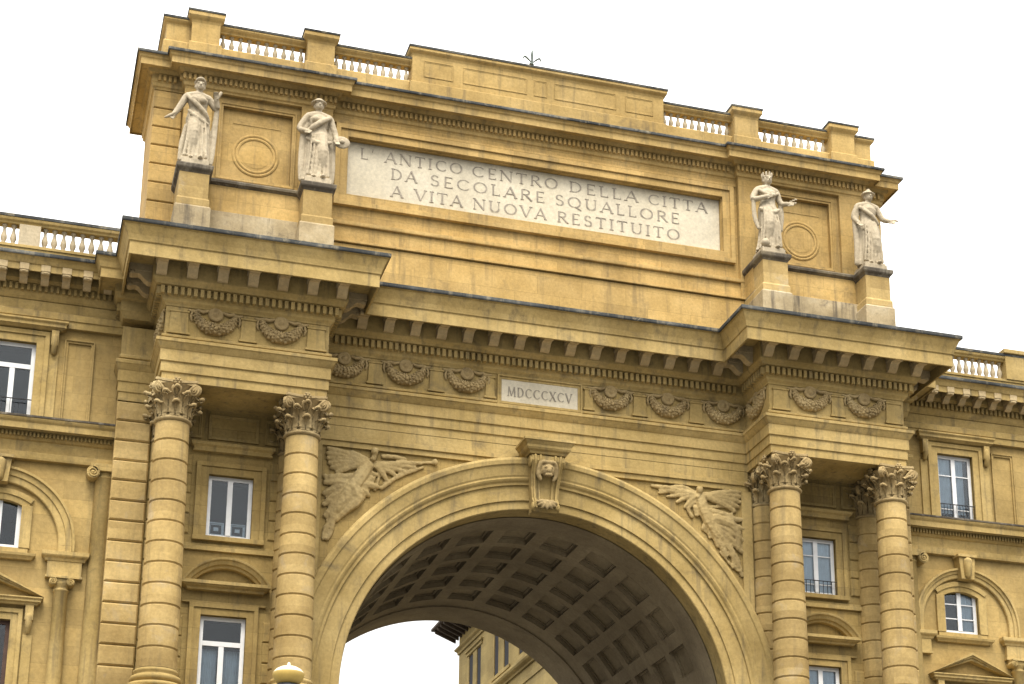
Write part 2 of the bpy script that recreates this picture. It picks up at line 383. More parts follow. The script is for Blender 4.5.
def place_mod(parent, x, y, z, rz=0, sc=1.0, proto=[None]):
    if proto[0] is None:
        o = modillion().build('modillion', M['modillion']); proto[0] = o
    else:
        o = proto[0].copy(); COL.objects.link(o)
    o.parent = parent; off = Vector((0,0,0)); p = parent
    while p: off += Vector(p.location); p = p.parent
    o.location = Vector((x,y,z)) - off; o.rotation_euler = (0,0,rz); o.scale = (sc,sc,sc)
zM = 28.93
for s in (-1,1):
    for k in range(7): place_mod(cornice, s*10.67 + (k-3)*.985, 1.65-.52, zM)
    for k in range(2): place_mod(cornice, s*(7.98-.52), 1.95+k*.93, zM, R(-90) if s>0 else R(90))
    for k in range(2): place_mod(cornice, s*(13.35+.52), 1.95+k*.93, zM, R(90) if s>0 else R(-90))
for k in range(15): place_mod(cornice, (k-7)*.945, 3.77-.52, zM)

# frieze ornaments: garlands between plain tabs
def garland_mb():
    mb = MB(); rnd = random.Random(3)
    n = 17
    for i in range(n):
        t = i/(n-1); a = R(186 + 168*t); q0 = math.sin(math.pi*t)**.7
        cx = .63*math.cos(a); cz = .42+.56*math.sin(a)
        rr = .085 + .12*q0
        for k in range(9):
            b = 2*math.pi*(k+.5*(i%2))/9
            px = cx + rr*.85*math.cos(b)*math.cos(a); pz = cz + rr*.85*math.cos(b)*math.sin(a); py = -.03 - rr*.75*max(0,math.sin(b)) - .04
            q = rr*rnd.uniform(.20,.34)
            mb.ball((px+rnd.uniform(-.02,.02),py+rnd.uniform(-.0,.02),pz+rnd.uniform(-.02,.02)), (q*rnd.uniform(.6,1.3),q*1.1,q*rnd.uniform(.6,1.3)), 6, 5)
        mb.ball((cx,-.04,cz), (rr*1.0,rr*.95,rr*1.0), 9, 6)
    mb.lathe([(.0,.10),(.06,.09),(.09,.055),(.13,.05),(.17,.08),(.22,.08),(.25,.05),(.25,-.02)],0,0,20)
    k0 = len(mb.v)
    # lathe was turned about z: lay it against the wall above the swag
    m0 = 20*8; vs = mb.v[-m0:]; mb.v[-m0:] = [(x,-z,.40+y) for x,y,z in vs]
    for s in (-1,1):
        mb.tube([(s*.24,-.05,.50),(s*.42,-.07,.43),(s*.58,-.06,.47),(s*.72,-.05,.42),(s*.86,-.04,.46)], [.05,.07,.06,.06,.05], 6, sub=2)
        mb.tube([(s*.76,-.05,.40),(s*.80,-.06,.22),(s*.76,-.04,.08)], [.04,.05,.03], 6, sub=2)
    return mb
GP = [None]
def garland(x, y, rz=0):
    if GP[0] is None: GP[0] = garland_mb().build('garland', M['carve']); o = GP[0]
    else: o = GP[0].copy(); COL.objects.link(o)
    o.parent = frieze; o.location = (x, y, 27.16); o.rotation_euler = (0,0,rz)
for s in (-1,1):
    for dx in (-1.08,1.08): garland(s*10.67+dx, 1.645)
    for x in (2.68,4.89,7.08): garland(s*x, 3.765)
garland(7.975, 2.72, R(-90)); garland(-13.355, 2.72, R(-90))
def tab(x, y, w):
    mb = MB(); h = w/2
    mb.prism([(x-h*.92,27.50),(x+h*.92,27.50),(x+h,26.80),(x-h,26.80)], y-.06, y+.02)
    mb.box(x-h-.05,x+h+.05,y-.10,y+.02,26.725,26.80); mb.box(x-h*.9-.04,x+h*.9+.04,y-.09,y+.02,27.50,27.56)
    mb.build('frieze_tab', M['mould'], frieze)
for s in (-1,1):
    for x, w in ((10.67,.50),(8.42,.62),(12.92,.62)): tab(s*x, 1.65, w)
    for x, w in ((3.79,.50),(5.98,.50),(1.84,.34)): tab(s*x, 3.77, w)
# date plaque
mb = MB(); frame_mb(mb, -1.42,1.42,26.66,27.52, .16, 3.66, 3.80); pf = mb.build('date_plaque_frame', M['mould'], frieze)
mb = MB(); mb.box(-1.42,1.42,3.72,3.80,26.66,27.52); dp = mb.build('date_plaque', M['plaque'], frieze)
tag(dp, 'small white marble date plaque carved MDCCCXCV')

# ------------------------------------------------------------------ carved lettering
GL = {}
TH, TN = .135, .06
def ln(x0,z0,x1,z1,w): return ('l',x0,z0,x1,z1,w)
def sf(x,z,w=.20): return ('l',x-w/2,z,x+w/2,z,.045)
GL['A'] = (.80,[ln(.05,0,.40,1,TN),ln(.40,1,.75,0,TH),ln(.2,.34,.6,.34,.055),sf(.05,.02),sf(.75,.02)])
GL['C'] = (.80,[('a',.46,.5,.38,.46,42,318)])
GL['D'] = (.80,[ln(.14,0,.14,1,TH),('a',.28,.5,.42,.475,-90,90),ln(.1,.975,.3,.975,.05),ln(.1,.025,.3,.025,.05),sf(.14,.02),sf(.14,.98)])
GL['E'] = (.60,[ln(.14,0,.14,1,TH),ln(.1,.975,.54,.975,.05),ln(.1,.5,.46,.5,.05),ln(.1,.025,.56,.025,.05),ln(.54,1,.52,.86,.04),ln(.56,0,.54,.14,.04)])
GL['I'] = (.30,[ln(.15,0,.15,1,TH),sf(.15,.02,.26),sf(.15,.98,.26)])
GL['L'] = (.58,[ln(.14,0,.14,1,TH),ln(.1,.025,.54,.025,.05),sf(.14,.98,.26),ln(.54,0,.52,.16,.045)])
GL['M'] = (1.0,[ln(.10,0,.16,1,TN),ln(.16,1,.5,.02,TH),ln(.5,.02,.82,1,TN),ln(.82,1,.90,0,TH),sf(.10,.02),sf(.9,.02)])
GL['N'] = (.86,[ln(.12,0,.12,1,TN),ln(.10,1,.74,.02,TH),ln(.74,0,.74,1,TN),sf(.12,.02),sf(.74,.98),sf(.07,.98,.14)])
GL['O'] = (.90,[('a',.45,.5,.38,.46,0,360)])
GL['Q'] = (.92,[('a',.45,.5,.38,.46,0,360),ln(.5,.08,.9,-.2,.09)])
GL['R'] = (.74,[ln(.14,0,.14,1,TH),('a',.30,.745,.27,.23,-90,90),ln(.1,.975,.32,.975,.05),ln(.1,.515,.34,.515,.05),ln(.34,.5,.70,.0,TH),sf(.14,.02),sf(.70,.02,.14)])
GL['S'] = (.60,[('a',.30,.745,.19,.22,25,270),('a',.30,.27,.22,.24,-155,90)])
GL['T'] = (.72,[ln(.36,0,.36,1,TH),ln(.04,.97,.68,.97,.05),ln(.05,1,.03,.82,.045),ln(.67,1,.69,.82,.045),sf(.36,.02,.26)])
GL['U'] = (.82,[ln(.14,.32,.14,1,TH),('a',.41,.34,.27,.31,180,360),ln(.68,.3,.68,1,TN),sf(.14,.98,.24),sf(.68,.98,.2)])
GL['V'] = (.80,[ln(.06,1,.42,0,TH),ln(.42,0,.74,1,TN),sf(.06,.98,.22),sf(.74,.98,.2)])
GL['X'] = (.80,[ln(.08,1,.72,0,TH),ln(.72,1,.08,0,TN),sf(.08,.98),sf(.72,.98),sf(.08,.02),sf(.72,.02)])
GL["'"] = (.22,[ln(.12,1,.06,.72,.08)])
def word(mb, txt, x0, x1, z0, h, y, gap=.2):
    w = sum(GL[c][0] for c in txt) + gap*(len(txt)-1); k = (x1-x0)/w; x = x0; i = 0
    for c in txt:
        for st in GL[c][1]:
            i += 1; yy = y - .0012*(i % 9)
            if st[0] == 'l':
                a = Vector((x+st[1]*k, z0+st[2]*h)); b = Vector((x+st[3]*k, z0+st[4]*h)); d = (b-a).normalized(); n = Vector((-d.y,d.x))*(st[5]*h/2)
                mb.prism([(a-n)[:], (b-n)[:], (b+n)[:], (a+n)[:]], yy-.012, y+.02)
            else:
                _, cx, cz, rx, rz, a0, a1 = st; n = max(8, int(abs(a1-a0)/18)); o = []; q = []
                for j in range(n+1):
                    a = R(a0+(a1-a0)*j/n); t = (TN + (TH-TN)*abs(math.cos(a)))*h/2
                    o.append((x+cx*k+(rx*k+t)*math.cos(a), z0+cz*h+(rz*h+t*.7)*math.sin(a))); q.append((x+cx*k+(rx*k-t)*math.cos(a), z0+cz*h+(rz*h-t*.7)*math.sin(a)))
                vs = [(p[0],yy-.012,p[1]) for p in o]+[(p[0],yy-.012,p[1]) for p in q]
                mb.add(vs, [(j, j+1, n+2+j, n+1+j) for j in range(n)])
        x += (GL[c][0]+gap)*k
mb = MB(); word(mb, 'MDCCCXCV', -1.2, 1.2, 26.90, .36, 3.72, .18); dl = mb.build('numerals', M['letter'], dp)

# ------------------------------------------------------------------ walls of the arch
RA, ZA = 6.89, 15.72
mb = MB(); n = 48; top = 25.2; xs = []
pts = [(-7.98-.7,-1)]
for i in range(n+1):
    a = R(-90+180*i/n); x = 8.0*math.sin(a); z = ZA + 8.0*math.cos(a); pts.append((x,z))
for i in range(1, len(pts)-1):
    (x0,z0),(x1,z1) = pts[i],pts[i+1]
    mb.add([(x0,3.85,z0),(x1,3.85,z1),(x1,3.85,top),(x0,3.85,top)], [(0,1,2,3)])
for s in (-1,1): mb.box(s*8.0, s*8.75, 3.85, 5.0, 0, top)
spandrel = mb.build('spandrel_wall', M['stone'], AR)
# raised border of the spandrel panels
mb = MB()
mb.box(-7.98,7.98,3.78,3.9,24.66,25.06); mb.box(-7.98,7.98,3.70,3.9,24.50,24.655)
mb.box(-7.98,7.98,3.76,3.9,24.30,24.497)
for s in (-1,1): mb.box(s*7.70, s*8.1, 3.76, 3.9, 15.0, 24.297)
mb.build('spandrel_border', M['mould'], AR)
# archivolt
AV = [(RA,4.2),(RA,3.46),(RA+.03,3.43),(7.20,3.43),(7.21,3.37),(7.74,3.36),(7.75,3.29),(7.84,3.28),(7.90,3.22),(7.96,3.19),(8.02,3.20),(8.08,3.17),(8.42,3.10),(8.46,3.05),(8.60,3.03),(8.68,3.06),(8.71,3.12),(8.71,3.9)]
mb = MB(); mb.arcsweep(AV, 0, ZA, -90, 90, 96)
for s in (-1,1):
    for (r0,y0),(r1,y1) in zip(AV[:-1],AV[1:]):
        mb.add([(s*r0,y0,0),(s*r1,y1,0),(s*r1,y1,ZA),(s*r0,y0,ZA)], [(0,1,2,3)])
mb.build('archivolt', M['mould'], AR)
# barrel vault with three-stepped coffers
mb = MB(); YF, YR, RV = 4.15, 18.0, 6.92
rows = [13.33*k for k in range(-6,7)]; hw = 4.5; cols = [(5.85+1.9*k, 7.30+1.9*k) for k in range(5)]
angs = [-90]; 
for a in rows: angs += [a-hw, a+hw]
angs.append(90); ys = [YF]
for a,b in cols: ys += [a,b]
ys.append(YR)
def cyl(a, y, r): return (r*math.sin(R(a)), y, ZA + r*math.cos(R(a)))
def patch(a0,a1,y0,y1,r0,r1=None,a2=None,a3=None,y2=None,y3=None):
    m = max(1, int(abs(a1-a0)/2.2)); 
    for i in range(m):
        b0 = a0+(a1-a0)*i/m; b1 = a0+(a1-a0)*(i+1)/m
        mb.add([cyl(b0,y0,r0),cyl(b1,y0,r0),cyl(b1,y1,r0),cyl(b0,y1,r0)], [(0,1,2,3)])
def wallring(a0,a1,y0,y1,ra,rb):
    for aa in (a0,a1): mb.add([cyl(aa,y0,ra),cyl(aa,y1,ra),cyl(aa,y1,rb),cyl(aa,y0,rb)], [(0,1,2,3)])
    for yy in (y0,y1): mb.add([cyl(a0,yy,ra),cyl((a0+a1)/2,yy,ra),cyl(a1,yy,ra),cyl(a1,yy,rb),cyl((a0+a1)/2,yy,rb),cyl(a0,yy,rb)], [(0,1,4,5),(1,2,3,4)])
def ledge(a0,a1,y0,y1,da,dy,r):
    patch(a0,a0+da,y0,y1,r); patch(a1-da,a1,y0,y1,r); patch(a0+da,a1-da,y0,y0+dy,r); patch(a0+da,a1-da,y1-dy,y1,r)
for i in range(len(angs)-1):
    for j in range(len(ys)-1):
        if i % 2 == 1 and j % 2 == 1:
            a0,a1,y0,y1 = angs[i],angs[i+1],ys[j],ys[j+1]; r = RV
            for da, dy, dr in ((.8,.12,.17),):
                wallring(a0,a1,y0,y1,r,r+dr); r += dr; ledge(a0,a1,y0,y1,da,dy,r); a0+=da;a1-=da;y0+=dy;y1-=dy
            wallring(a0,a1,y0,y1,r,r+.05); patch(a0,a1,y0,y1,r+.05)
        else: patch(angs[i],angs[i+1],ys[j],ys[j+1],RV)
# raised bands at both mouths
mb.arcsweep([(6.86,YF+.05),(6.86,5.25),(6.93,5.25)],0,ZA,-90,90,60); mb.arcsweep([(6.93,15.9),(6.86,15.9),(6.86,YR+.05)],0,ZA,-90,90,60)
mb.arcsweep([(7.6,4.2),(7.6,17.9)],0,ZA,-90,90,48)
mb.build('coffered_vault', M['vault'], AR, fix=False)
mb = MB()
for s in (-1,1): mb.box(s*6.90,s*7.9,4.2,18.0,0,ZA)
mb.box(-14.5,-7.9,17.6,18.0,0,29.3); mb.box(7.9,14.5,17.6,18.0,0,29.3)
for i in range(1, len(pts)-1):
    (x0,z0),(x1,z1) = pts[i],pts[i+1]; k = 6.95/8.0
    mb.add([(x0*k,17.99,ZA+(z0-ZA)*k),(x1*k,17.99,ZA+(z1-ZA)*k),(x1*1.02,17.99,29.3),(x0*1.02,17.99,29.3)], [(0,1,2,3)])
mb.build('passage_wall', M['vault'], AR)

# keystone: scrolled console with lion mask, small cap
mb = MB(); kp = [(3.35,22.45),(2.98,22.40),(2.88,22.52),(2.90,22.72),(3.02,22.90),(3.02,23.3),(2.90,23.75),(2.74,24.02),(2.66,24.18),(2.68,24.36),(2.76,24.42),(3.6,24.42),(3.6,22.45)]
vs = []; n = len(kp)
def kw(z): return .44+.15*(z-22.4)/2
for sx in (-1,1):
    for y,z in kp: vs.append((sx*kw(z),y,z))
fs = [tuple(range(n)),tuple(reversed(range(n,2*n)))]+[(i,(i+1)%n,(i+1)%n+n,i+n) for i in range(n)]
mb.add(vs,fs)
for fx in (-.84,-.5,.5,.84):
    mb.tube([(fx*kw(z)*.93,y-.015,z) for y,z in kp[2:10]], [.05]*8, 6, sub=1)
for s in (-1,1):
    mb.ball((s*.60,2.86,24.18),(.05,.22,.22),10,8); mb.ball((s*.46,3.0,22.58),(.05,.16,.16),10,8)
key = mb.build('keystone', M['mould'], AR)
mb = MB(); mb.sweep([(-.66,3.6),(-.66,2.66),(.66,2.66),(.66,3.6)], [(-.6,24.42),(0,24.42),(.03,24.50),(.10,24.55),(.14,24.62),(.14,24.70),(.22,24.82),(.26,24.84),(.26,24.92),(-.6,24.96)])
mb.build('keystone_cap', M['mould'], key)
mb = MB()
mb.ball((0,2.72,23.86),(.24,.20,.27),12,9); mb.ball((0,2.55,23.80),(.09,.09,.12),8,6); mb.ball((0,2.58,23.64),(.15,.09,.07),8,6)
for s in (-1,1):
    mb.ball((s*.10,2.57,23.92),(.06,.06,.045),8,6); mb.tube([(s*.05,2.60,24.10),(s*.22,2.66,24.12),(s*.30,2.74,23.95),(s*.31,2.80,23.7),(s*.22,2.80,23.52)], [.07,.09,.10,.09,.06], 8)
    mb.ball((s*.26,2.72,24.14),(.09,.07,.10),8,6)
mb.ball((0,2.64,24.12),(.14,.10,.08),8,6)
sculpt(mb, 'mask', M['carve'], key, vox=.022, rough=.02, rs=.1, it=1)
mb = MB()
for k in range(7):
    a = R(180+30*k); mb.tube([(0,2.92,22.78),(.2*math.cos(a),2.80,22.72+.12*math.sin(a)),(.36*math.cos(a),2.80,22.70+.24*math.sin(a))], [.07,.09,.04], 8)
mb.ball((0,2.82,22.70),(.14,.1,.12),10,7)
sculpt(mb, 'acanthus', M['carve'], key, vox=.022, rough=.02, rs=.1, it=1)

# spandrel reliefs (winged trumpeting figures)
def fan(root, tips, r):
    return [[(root[0],root[1],r*1.1),((root[0]*.45+t[0]*.55),(root[1]*.45+t[1]*.55)+.05,r),(t[0],t[1],r*.6)] for t in tips]
def relief(lines, head, name, lab):
    mb = MB()
    for L in lines:
        mx = max(p[2] for p in L)
        mb.tube([(p[0], 3.85-.01-min(.10,p[2]*.5), p[1]) for p in L], [max(.06,p[2]*1.2) for p in L], 8, .62)
    for (x,z,r), in head:
        mb.ball((x,3.68,z),(r*.9,r,r*1.15),10,8); mb.ball((x+.02,3.72,z+r*.5),(r*1.05,r,r*.75),10,7); mb.tube([(x,3.7,z-r),(x-.05,3.72,z-r*2)],[r*.6,r*.8],8,sub=1)
    o = sculpt(mb, name, M['relief'], AR, vox=.022, rough=.04, rs=.14, it=3); o['label'] = lab
REL_L = [[(-5.85, 23.88, 0.022), (-4.64, 24.01, 0.028), (-3.95, 24.08, 0.045), (-3.84, 24.1, 0.073), (-3.76, 24.11, 0.112)], [(-6.09, 23.72, 0.168), (-6.36, 23.28, 0.213), (-6.62, 22.84, 0.235)], [(-6.62, 22.84, 0.252), (-6.45, 22.46, 0.202), (-6.87, 22.0, 0.146), (-7.21, 21.62, 0.09)], [(-6.73, 22.71, 0.224), (-6.98, 22.22, 0.19), (-7.25, 21.79, 0.123), (-7.29, 21.21, 0.073), (-7.43, 20.96, 0.078)], [(-6.1, 23.9, 0.09), (-6.66, 24.08, 0.112), (-7.24, 24.03, 0.067)], [(-6.18, 23.8, 0.078), (-6.71, 23.85, 0.09), (-7.21, 23.8, 0.056)], [(-6.29, 23.67, 0.067), (-6.76, 23.61, 0.078), (-7.28, 23.47, 0.05)], [(-6.45, 23.42, 0.045), (-6.9, 23.03, 0.067), (-7.31, 22.93, 0.056), (-7.57, 23.2, 0.078)], [(-7.12, 22.84, 0.05), (-7.44, 22.61, 0.056), (-7.46, 22.4, 0.045), (-7.19, 22.49, 0.045)], [(-6.15, 23.77, 0.09), (-5.98, 23.7, 0.067), (-5.83, 23.88, 0.062)], [(-6.09, 23.54, 0.084), (-5.8, 23.43, 0.067), (-5.56, 23.6, 0.056)], [(-4.63, 23.95, 0.039), (-4.91, 23.59, 0.062), (-5.62, 22.95, 0.067)], [(-4.46, 23.82, 0.045), (-4.96, 23.47, 0.062), (-5.51, 23.14, 0.05)], [(-4.18, 23.88, 0.039), (-4.63, 23.65, 0.056), (-5.13, 23.45, 0.045)], [(-5.86, 23.34, 0.05), (-6.12, 22.72, 0.056)], [(-5.69, 23.38, 0.045), (-5.84, 22.87, 0.05)], [(-6.41, 23.1, 0.056), (-6.78, 22.53, 0.067), (-7.03, 22.04, 0.045)], [(-7.37, 22.18, 0.045), (-7.43, 21.6, 0.045)]]
HEAD_L = [[(-5.91, 24.21, 0.134)]]
REL_R = [[(6.08, 23.96, 0.168), (6.19, 23.47, 0.19), (6.43, 22.95, 0.213)], [(5.89, 24.06, 0.067), (5.33, 24.21, 0.09), (4.53, 24.03, 0.05)], [(5.64, 23.97, 0.067), (5.14, 24.04, 0.078), (4.52, 23.9, 0.045)], [(5.76, 23.89, 0.05), (5.26, 23.87, 0.062), (4.83, 23.79, 0.039)], [(5.95, 23.79, 0.078), (5.63, 23.42, 0.073), (5.78, 23.12, 0.062)], [(6.2, 24.03, 0.067), (6.71, 24.09, 0.09), (7.4, 24.16, 0.067)], [(6.26, 23.95, 0.067), (6.77, 23.96, 0.078), (7.46, 24.05, 0.05)], [(6.38, 23.56, 0.056), (7.01, 23.66, 0.062), (7.49, 23.96, 0.045)], [(7.67, 24.19, 0.039), (7.21, 23.08, 0.039)], [(6.43, 22.95, 0.202), (6.7, 22.55, 0.168), (7.0, 22.34, 0.134), (7.22, 22.11, 0.09), (7.38, 21.39, 0.067), (7.58, 21.24, 0.073)], [(6.62, 23.09, 0.19), (7.24, 22.97, 0.157), (7.5, 22.63, 0.134), (7.52, 22.08, 0.101)], [(6.87, 22.99, 0.067), (7.61, 22.73, 0.067)], [(6.84, 21.89, 0.05), (7.32, 21.33, 0.05)], [(6.24, 22.93, 0.056), (6.67, 22.85, 0.067), (7.12, 23.08, 0.05)], [(6.17, 22.68, 0.05), (6.85, 22.25, 0.056), (7.21, 21.86, 0.045)], [(6.32, 23.74, 0.045), (6.62, 23.15, 0.05)], [(7.74, 22.71, 0.039), (7.67, 22.03, 0.039)]]
HEAD_R = [[(6.03, 24.12, 0.134)]]
REL_L += fan((-6.15,23.80),[(-7.50,24.20),(-7.52,24.02),(-7.50,23.84),(-7.46,23.66),(-7.36,23.50),(-7.16,23.36)],.11)
REL_L += fan((-5.80,23.72),[(-4.25,24.02),(-4.45,23.84),(-4.75,23.62),(-5.05,23.42),(-5.40,23.20)],.095)
REL_L += fan((-6.62,22.95),[(-7.56,22.95),(-7.58,22.55),(-7.56,22.15),(-7.50,21.75),(-6.95,21.95),(-6.45,22.25),(-6.05,22.65),(-5.75,22.98)],.13)
REL_L += [[(-6.5,23.3,.10),(-6.9,23.2,.12),(-7.4,23.15,.10)],[(-7.2,21.7,.10),(-7.45,21.35,.09),(-7.55,20.95,.06)],[(-6.0,23.3,.09),(-6.2,22.9,.11),(-6.25,22.55,.09)],[(-5.6,24.12,.07),(-5.2,24.14,.08),(-4.8,24.12,.05)]]
REL_R += fan((5.95,23.95),[(4.25,24.14),(4.55,23.98),(4.90,23.80),(5.20,23.62),(5.50,23.44)],.095)
REL_R += fan((6.30,23.95),[(7.72,24.28),(7.70,24.08),(7.66,23.88),(7.58,23.68),(7.45,23.5)],.11)
REL_R += fan((6.45,22.95),[(7.70,23.2),(7.75,22.85),(7.72,22.4),(7.70,21.95),(7.55,21.55),(7.05,21.75),(6.75,22.10),(6.45,22.42),(6.2,22.7)],.13)
REL_R += [[(6.4,23.4,.10),(6.8,23.35,.12),(7.3,23.3,.09)],[(7.2,21.9,.10),(7.5,21.5,.09),(7.66,21.05,.06)],[(5.9,23.5,.09),(5.95,23.2,.08)]]
relief(REL_L, HEAD_L, 'spandrel_relief', 'carved winged figure blowing a long trumpet in the left spandrel')
relief(REL_R, HEAD_R, 'spandrel_relief', 'carved winged figure with a staff in the right spandrel')
# ------------------------------------------------------------------ columns
def shaft(mb, zb, zt, rb, rt, pitch, cx, cy, seg, g=.045, gw=.028):
    n = round((zt-zb)/pitch); h = (zt-zb)/n
    def r(z): t = (z-zb)/(zt-zb); return rb + (rt-rb)*t**1.4
    for k in range(n):
        a = zb+k*h; b = a+h; j = random.uniform(-.004,.004)
        mb.lathe([(r(a)+j,a+gw*1.5),(r(b)+j,b-gw*1.5)], cx, cy, seg)
        mb.lathe([(r(a)-g,a),(r(a)-g*.9,a+gw*.5),(r(a)+j,a+gw*1.5)], cx, cy, seg); mb.lathe([(r(b)+j,b-gw*1.5),(r(b)-g*.9,b-gw*.5),(r(b)-g,b)], cx, cy, seg)
def leaf(mb, ang, r0, z0, h, out, w, cx=0, cy=0, rows=7):
    """one acanthus leaf: lobed strip that climbs the bell and curls out at its tip"""
    vs = []; ca, sa = math.cos(ang), math.sin(ang); cols = 5
    for i in range(rows+1):
        t = i/rows
        rr = r0 + .02 + out*(t**3.2) ; z = z0 + h*(t if t < .86 else .86 - (t-.86)*1.4)
        if t >= .86: rr += .05
        ww = w*(1-.45*t)*(1+.18*math.cos(i*math.pi)) * (.55 if t >= .99 else 1)
        for j in range(cols):
            u = (j-2)/2; dip = (.035 if abs(u) < .1 else (-.03 if abs(u) > .9 else 0))
            R_ = rr + dip; T = u*ww
            vs.append((cx + R_*ca - T*sa, cy + R_*sa + T*ca, z - (.03 if abs(u)>.9 else 0)))
    fs = []
    for i in range(rows):
        for j in range(cols-1): fs.append((i*cols+j,i*cols+j+1,(i+1)*cols+j+1,(i+1)*cols+j))
    mb.add(vs, fs, True)
    tip = ((r0+out+.06)*ca+cx, (r0+out+.06)*sa+cy, z0+h*.80); tv = Vector(tip); T = Vector((-sa,ca,0)); O = Vector((ca,sa,0))
    mb.tube([tv-T*w*.55-O*.05-Vector((0,0,.05)), tv-T*w*.25+O*.01, tv+O*.03, tv+T*w*.25+O*.01, tv+T*w*.55-O*.05-Vector((0,0,.05))], [.035,.055,.065,.055,.035], 7, sub=1)
    mb.tube([Vector((cx+(r0+.03)*ca,cy+(r0+.03)*sa,z0)), Vector((cx+(r0+.06)*ca,cy+(r0+.06)*sa,z0+h*.5)), tv], [.03,.03,.03], 5, sub=2)
def capital_mb(cx, cy, z0, z1, r, a0=0, a1=360):
    mb = MB(); H = z1-z0
    mb.lathe([(r-.02,z0-.12),(r+.05,z0-.10),(r+.09,z0-.05),(r+.05,z0),(r-.01,z0+.02),(r-.02,z0+.5*H),(r+.06,z0+.75*H),(r+.20,z0+.88*H)], cx, cy, 32)
    for k in range(8): leaf(mb, R(45*k), r, z0+.02, .42*H, .24, .20, cx, cy)
    for k in range(8): leaf(mb, R(45*k+22.5), r+.01, z0+.10*H, .62*H, .32, .20, cx, cy)
    for k in range(8): leaf(mb, R(45*k), r+.03, z0+.34*H, .50*H, .28, .14, cx, cy)
    # corner volutes and helices
    for k in range(4):
        a = R(45+90*k); d = Vector((math.cos(a),math.sin(a))); q = Vector((-d.y,d.x))
        for s in (-1,1):
            st = d*(r-.02)+q*(s*.16); en = d*(r+.34)+q*(s*.05)
            mb.tube([(cx+st.x,cy+st.y,z0+.50*H),(cx+(st.x+en.x)/2+d.x*.03,cy+(st.y+en.y)/2+d.y*.03,z0+.74*H),(cx+en.x,cy+en.y,z0+.86*H)],[.055,.06,.06],7,sub=2)
        c0 = d*(r+.34)
        for rr_, w_ in ((.19,.06),(.11,.10),(.05,.13)):
            vs=[]; m=14
            for sgn in (-1,1):
                for i in range(m):
                    t=2*math.pi*i/m; vs.append((cx+c0.x+d.x*rr_*math.cos(t)+q.x*sgn*w_, cy+c0.y+d.y*rr_*math.cos(t)+q.y*sgn*w_, z0+.74*H+rr_*math.sin(t)))
            mb.add(vs,[tuple(range(m)),tuple(reversed(range(m,2*m)))]+[(i,(i+1)%m,(i+1)%m+m,i+m) for i in range(m)])
    for k in range(4):
        a = R(90*k); d = Vector((math.cos(a),math.sin(a))); q = Vector((-d.y,d.x))
        for s in (-1,1):
            mb.tube([(cx+d.x*(r+.02)+q.x*s*.02,cy+d.y*(r+.02)+q.y*s*.02,z0+.52*H),(cx+d.x*(r+.11)+q.x*s*.12,cy+d.y*(r+.11)+q.y*s*.12,z0+.70*H),(cx+d.x*(r+.15)+q.x*s*.10,cy+d.y*(r+.15)+q.y*s*.10,z0+.80*H),(cx+d.x*(r+.14)+q.x*s*.05,cy+d.y*(r+.14)+q.y*s*.05,z0+.76*H)],[.045,.05,.05,.03],6,sub=2)
        for j in range(6):
            t = 2*math.pi*j/6; mb.ball((cx+d.x*(r+.22)+q.x*.09*math.cos(t), cy+d.y*(r+.22)+q.y*.09*math.cos(t), z0+.93*H+.08*math.sin(t)),(.06,.06,.05),7,5)
        mb.ball((cx+d.x*(r+.26),cy+d.y*(r+.26),z0+.93*H),(.05,.05,.05),7,5)
    # abacus with hollowed sides
    for (za, zb_, e) in ((.87,.935,0.0),(.935,1.0,.035)):
        poly=[]; cr = r+.44+e
        for k in range(4):
            a = R(45+90*k); b = R(45+90*(k+1)); A=Vector((math.cos(a),math.sin(a)))*cr; B=Vector((math.cos(b),math.sin(b)))*cr; mid=(A+B)/2; inn=-mid.normalized()*.13
            qd=(B-A).normalized()
            for t in (.06,.2,.35,.5,.65,.8,.94): p=A.lerp(B,t)+inn*(4*t*(1-t)); poly.append(p)
        m=len(poly); vs=[(cx+p.x,cy+p.y,z0+za*H) for p in poly]+[(cx+p.x,cy+p.y,z0+zb_*H+(0 if e==0 else .006)) for p in poly]
        mb.add(vs,[tuple(reversed(range(m))),tuple(range(m,2*m))]+[(i,(i+1)%m,(i+1)%m+m,i+m) for i in range(m)])
    return mb
CX0, CY0 = -12.86, 2.10
mb = MB(); shaft(mb, 15.50,23.74,.625,.535,.687, CX0, CY0, 48)
col0 = mb.build('column', M['column'], AR, fix=False)
cap0 = capital_mb(CX0, CY0, 23.84, 25.07, .535).build('capital', M['carve'], col0)
mb = MB(); mb.lathe([(.66,15.52),(.70,15.48),(.70,15.42),(.66,15.38),(.67,15.34),(.76,15.30),(.80,15.22),(.76,15.14),(.70,15.12),(.70,15.08),(.84,15.06),(.88,14.98),(.84,14.90),(.5,14.90)], CX0, CY0, 40)
mb.box(CX0-.9,CX0+.9,CY0-.9,CY0+.9,14.7,14.895); bas0 = mb.build('column_base', M['mould'], col0)
for x in (-8.66, 8.66, 12.86): copy_at(col0, AR, (x-CX0,0,0))
# engaged ringed half columns on the wall behind
mb = MB(); shaft(mb, 14.9,23.74,.53,.50,.687, -12.86, 3.92, 36)
hc0 = mb.build('half_column', M['column'], AR, fix=False)
capital_mb(-12.86, 3.98, 23.84, 25.06, .47).build('capital', M['carve'], hc0)
for x in (-8.66, 8.66, 12.86): copy_at(hc0, AR, (x+12.86,0,0))
# rusticated corner piers
def pier(s):
    mb = MB(); z = .06; h = .6944; xs = (s*13.42, s*14.56); k = 0
    while z < 25.0:
        z1 = min(z+h, 25.06)
        mb.box(min(xs),max(xs),3.75,5.2,z+.012,z1-.012,.05); z = z1; k += 1
    mb.box(min(xs)+.06,max(xs)-.06,3.83,5.1,0,25.06)
    mb.build('rusticated_pier', M['column'], AR)
pier(-1); pier(1)
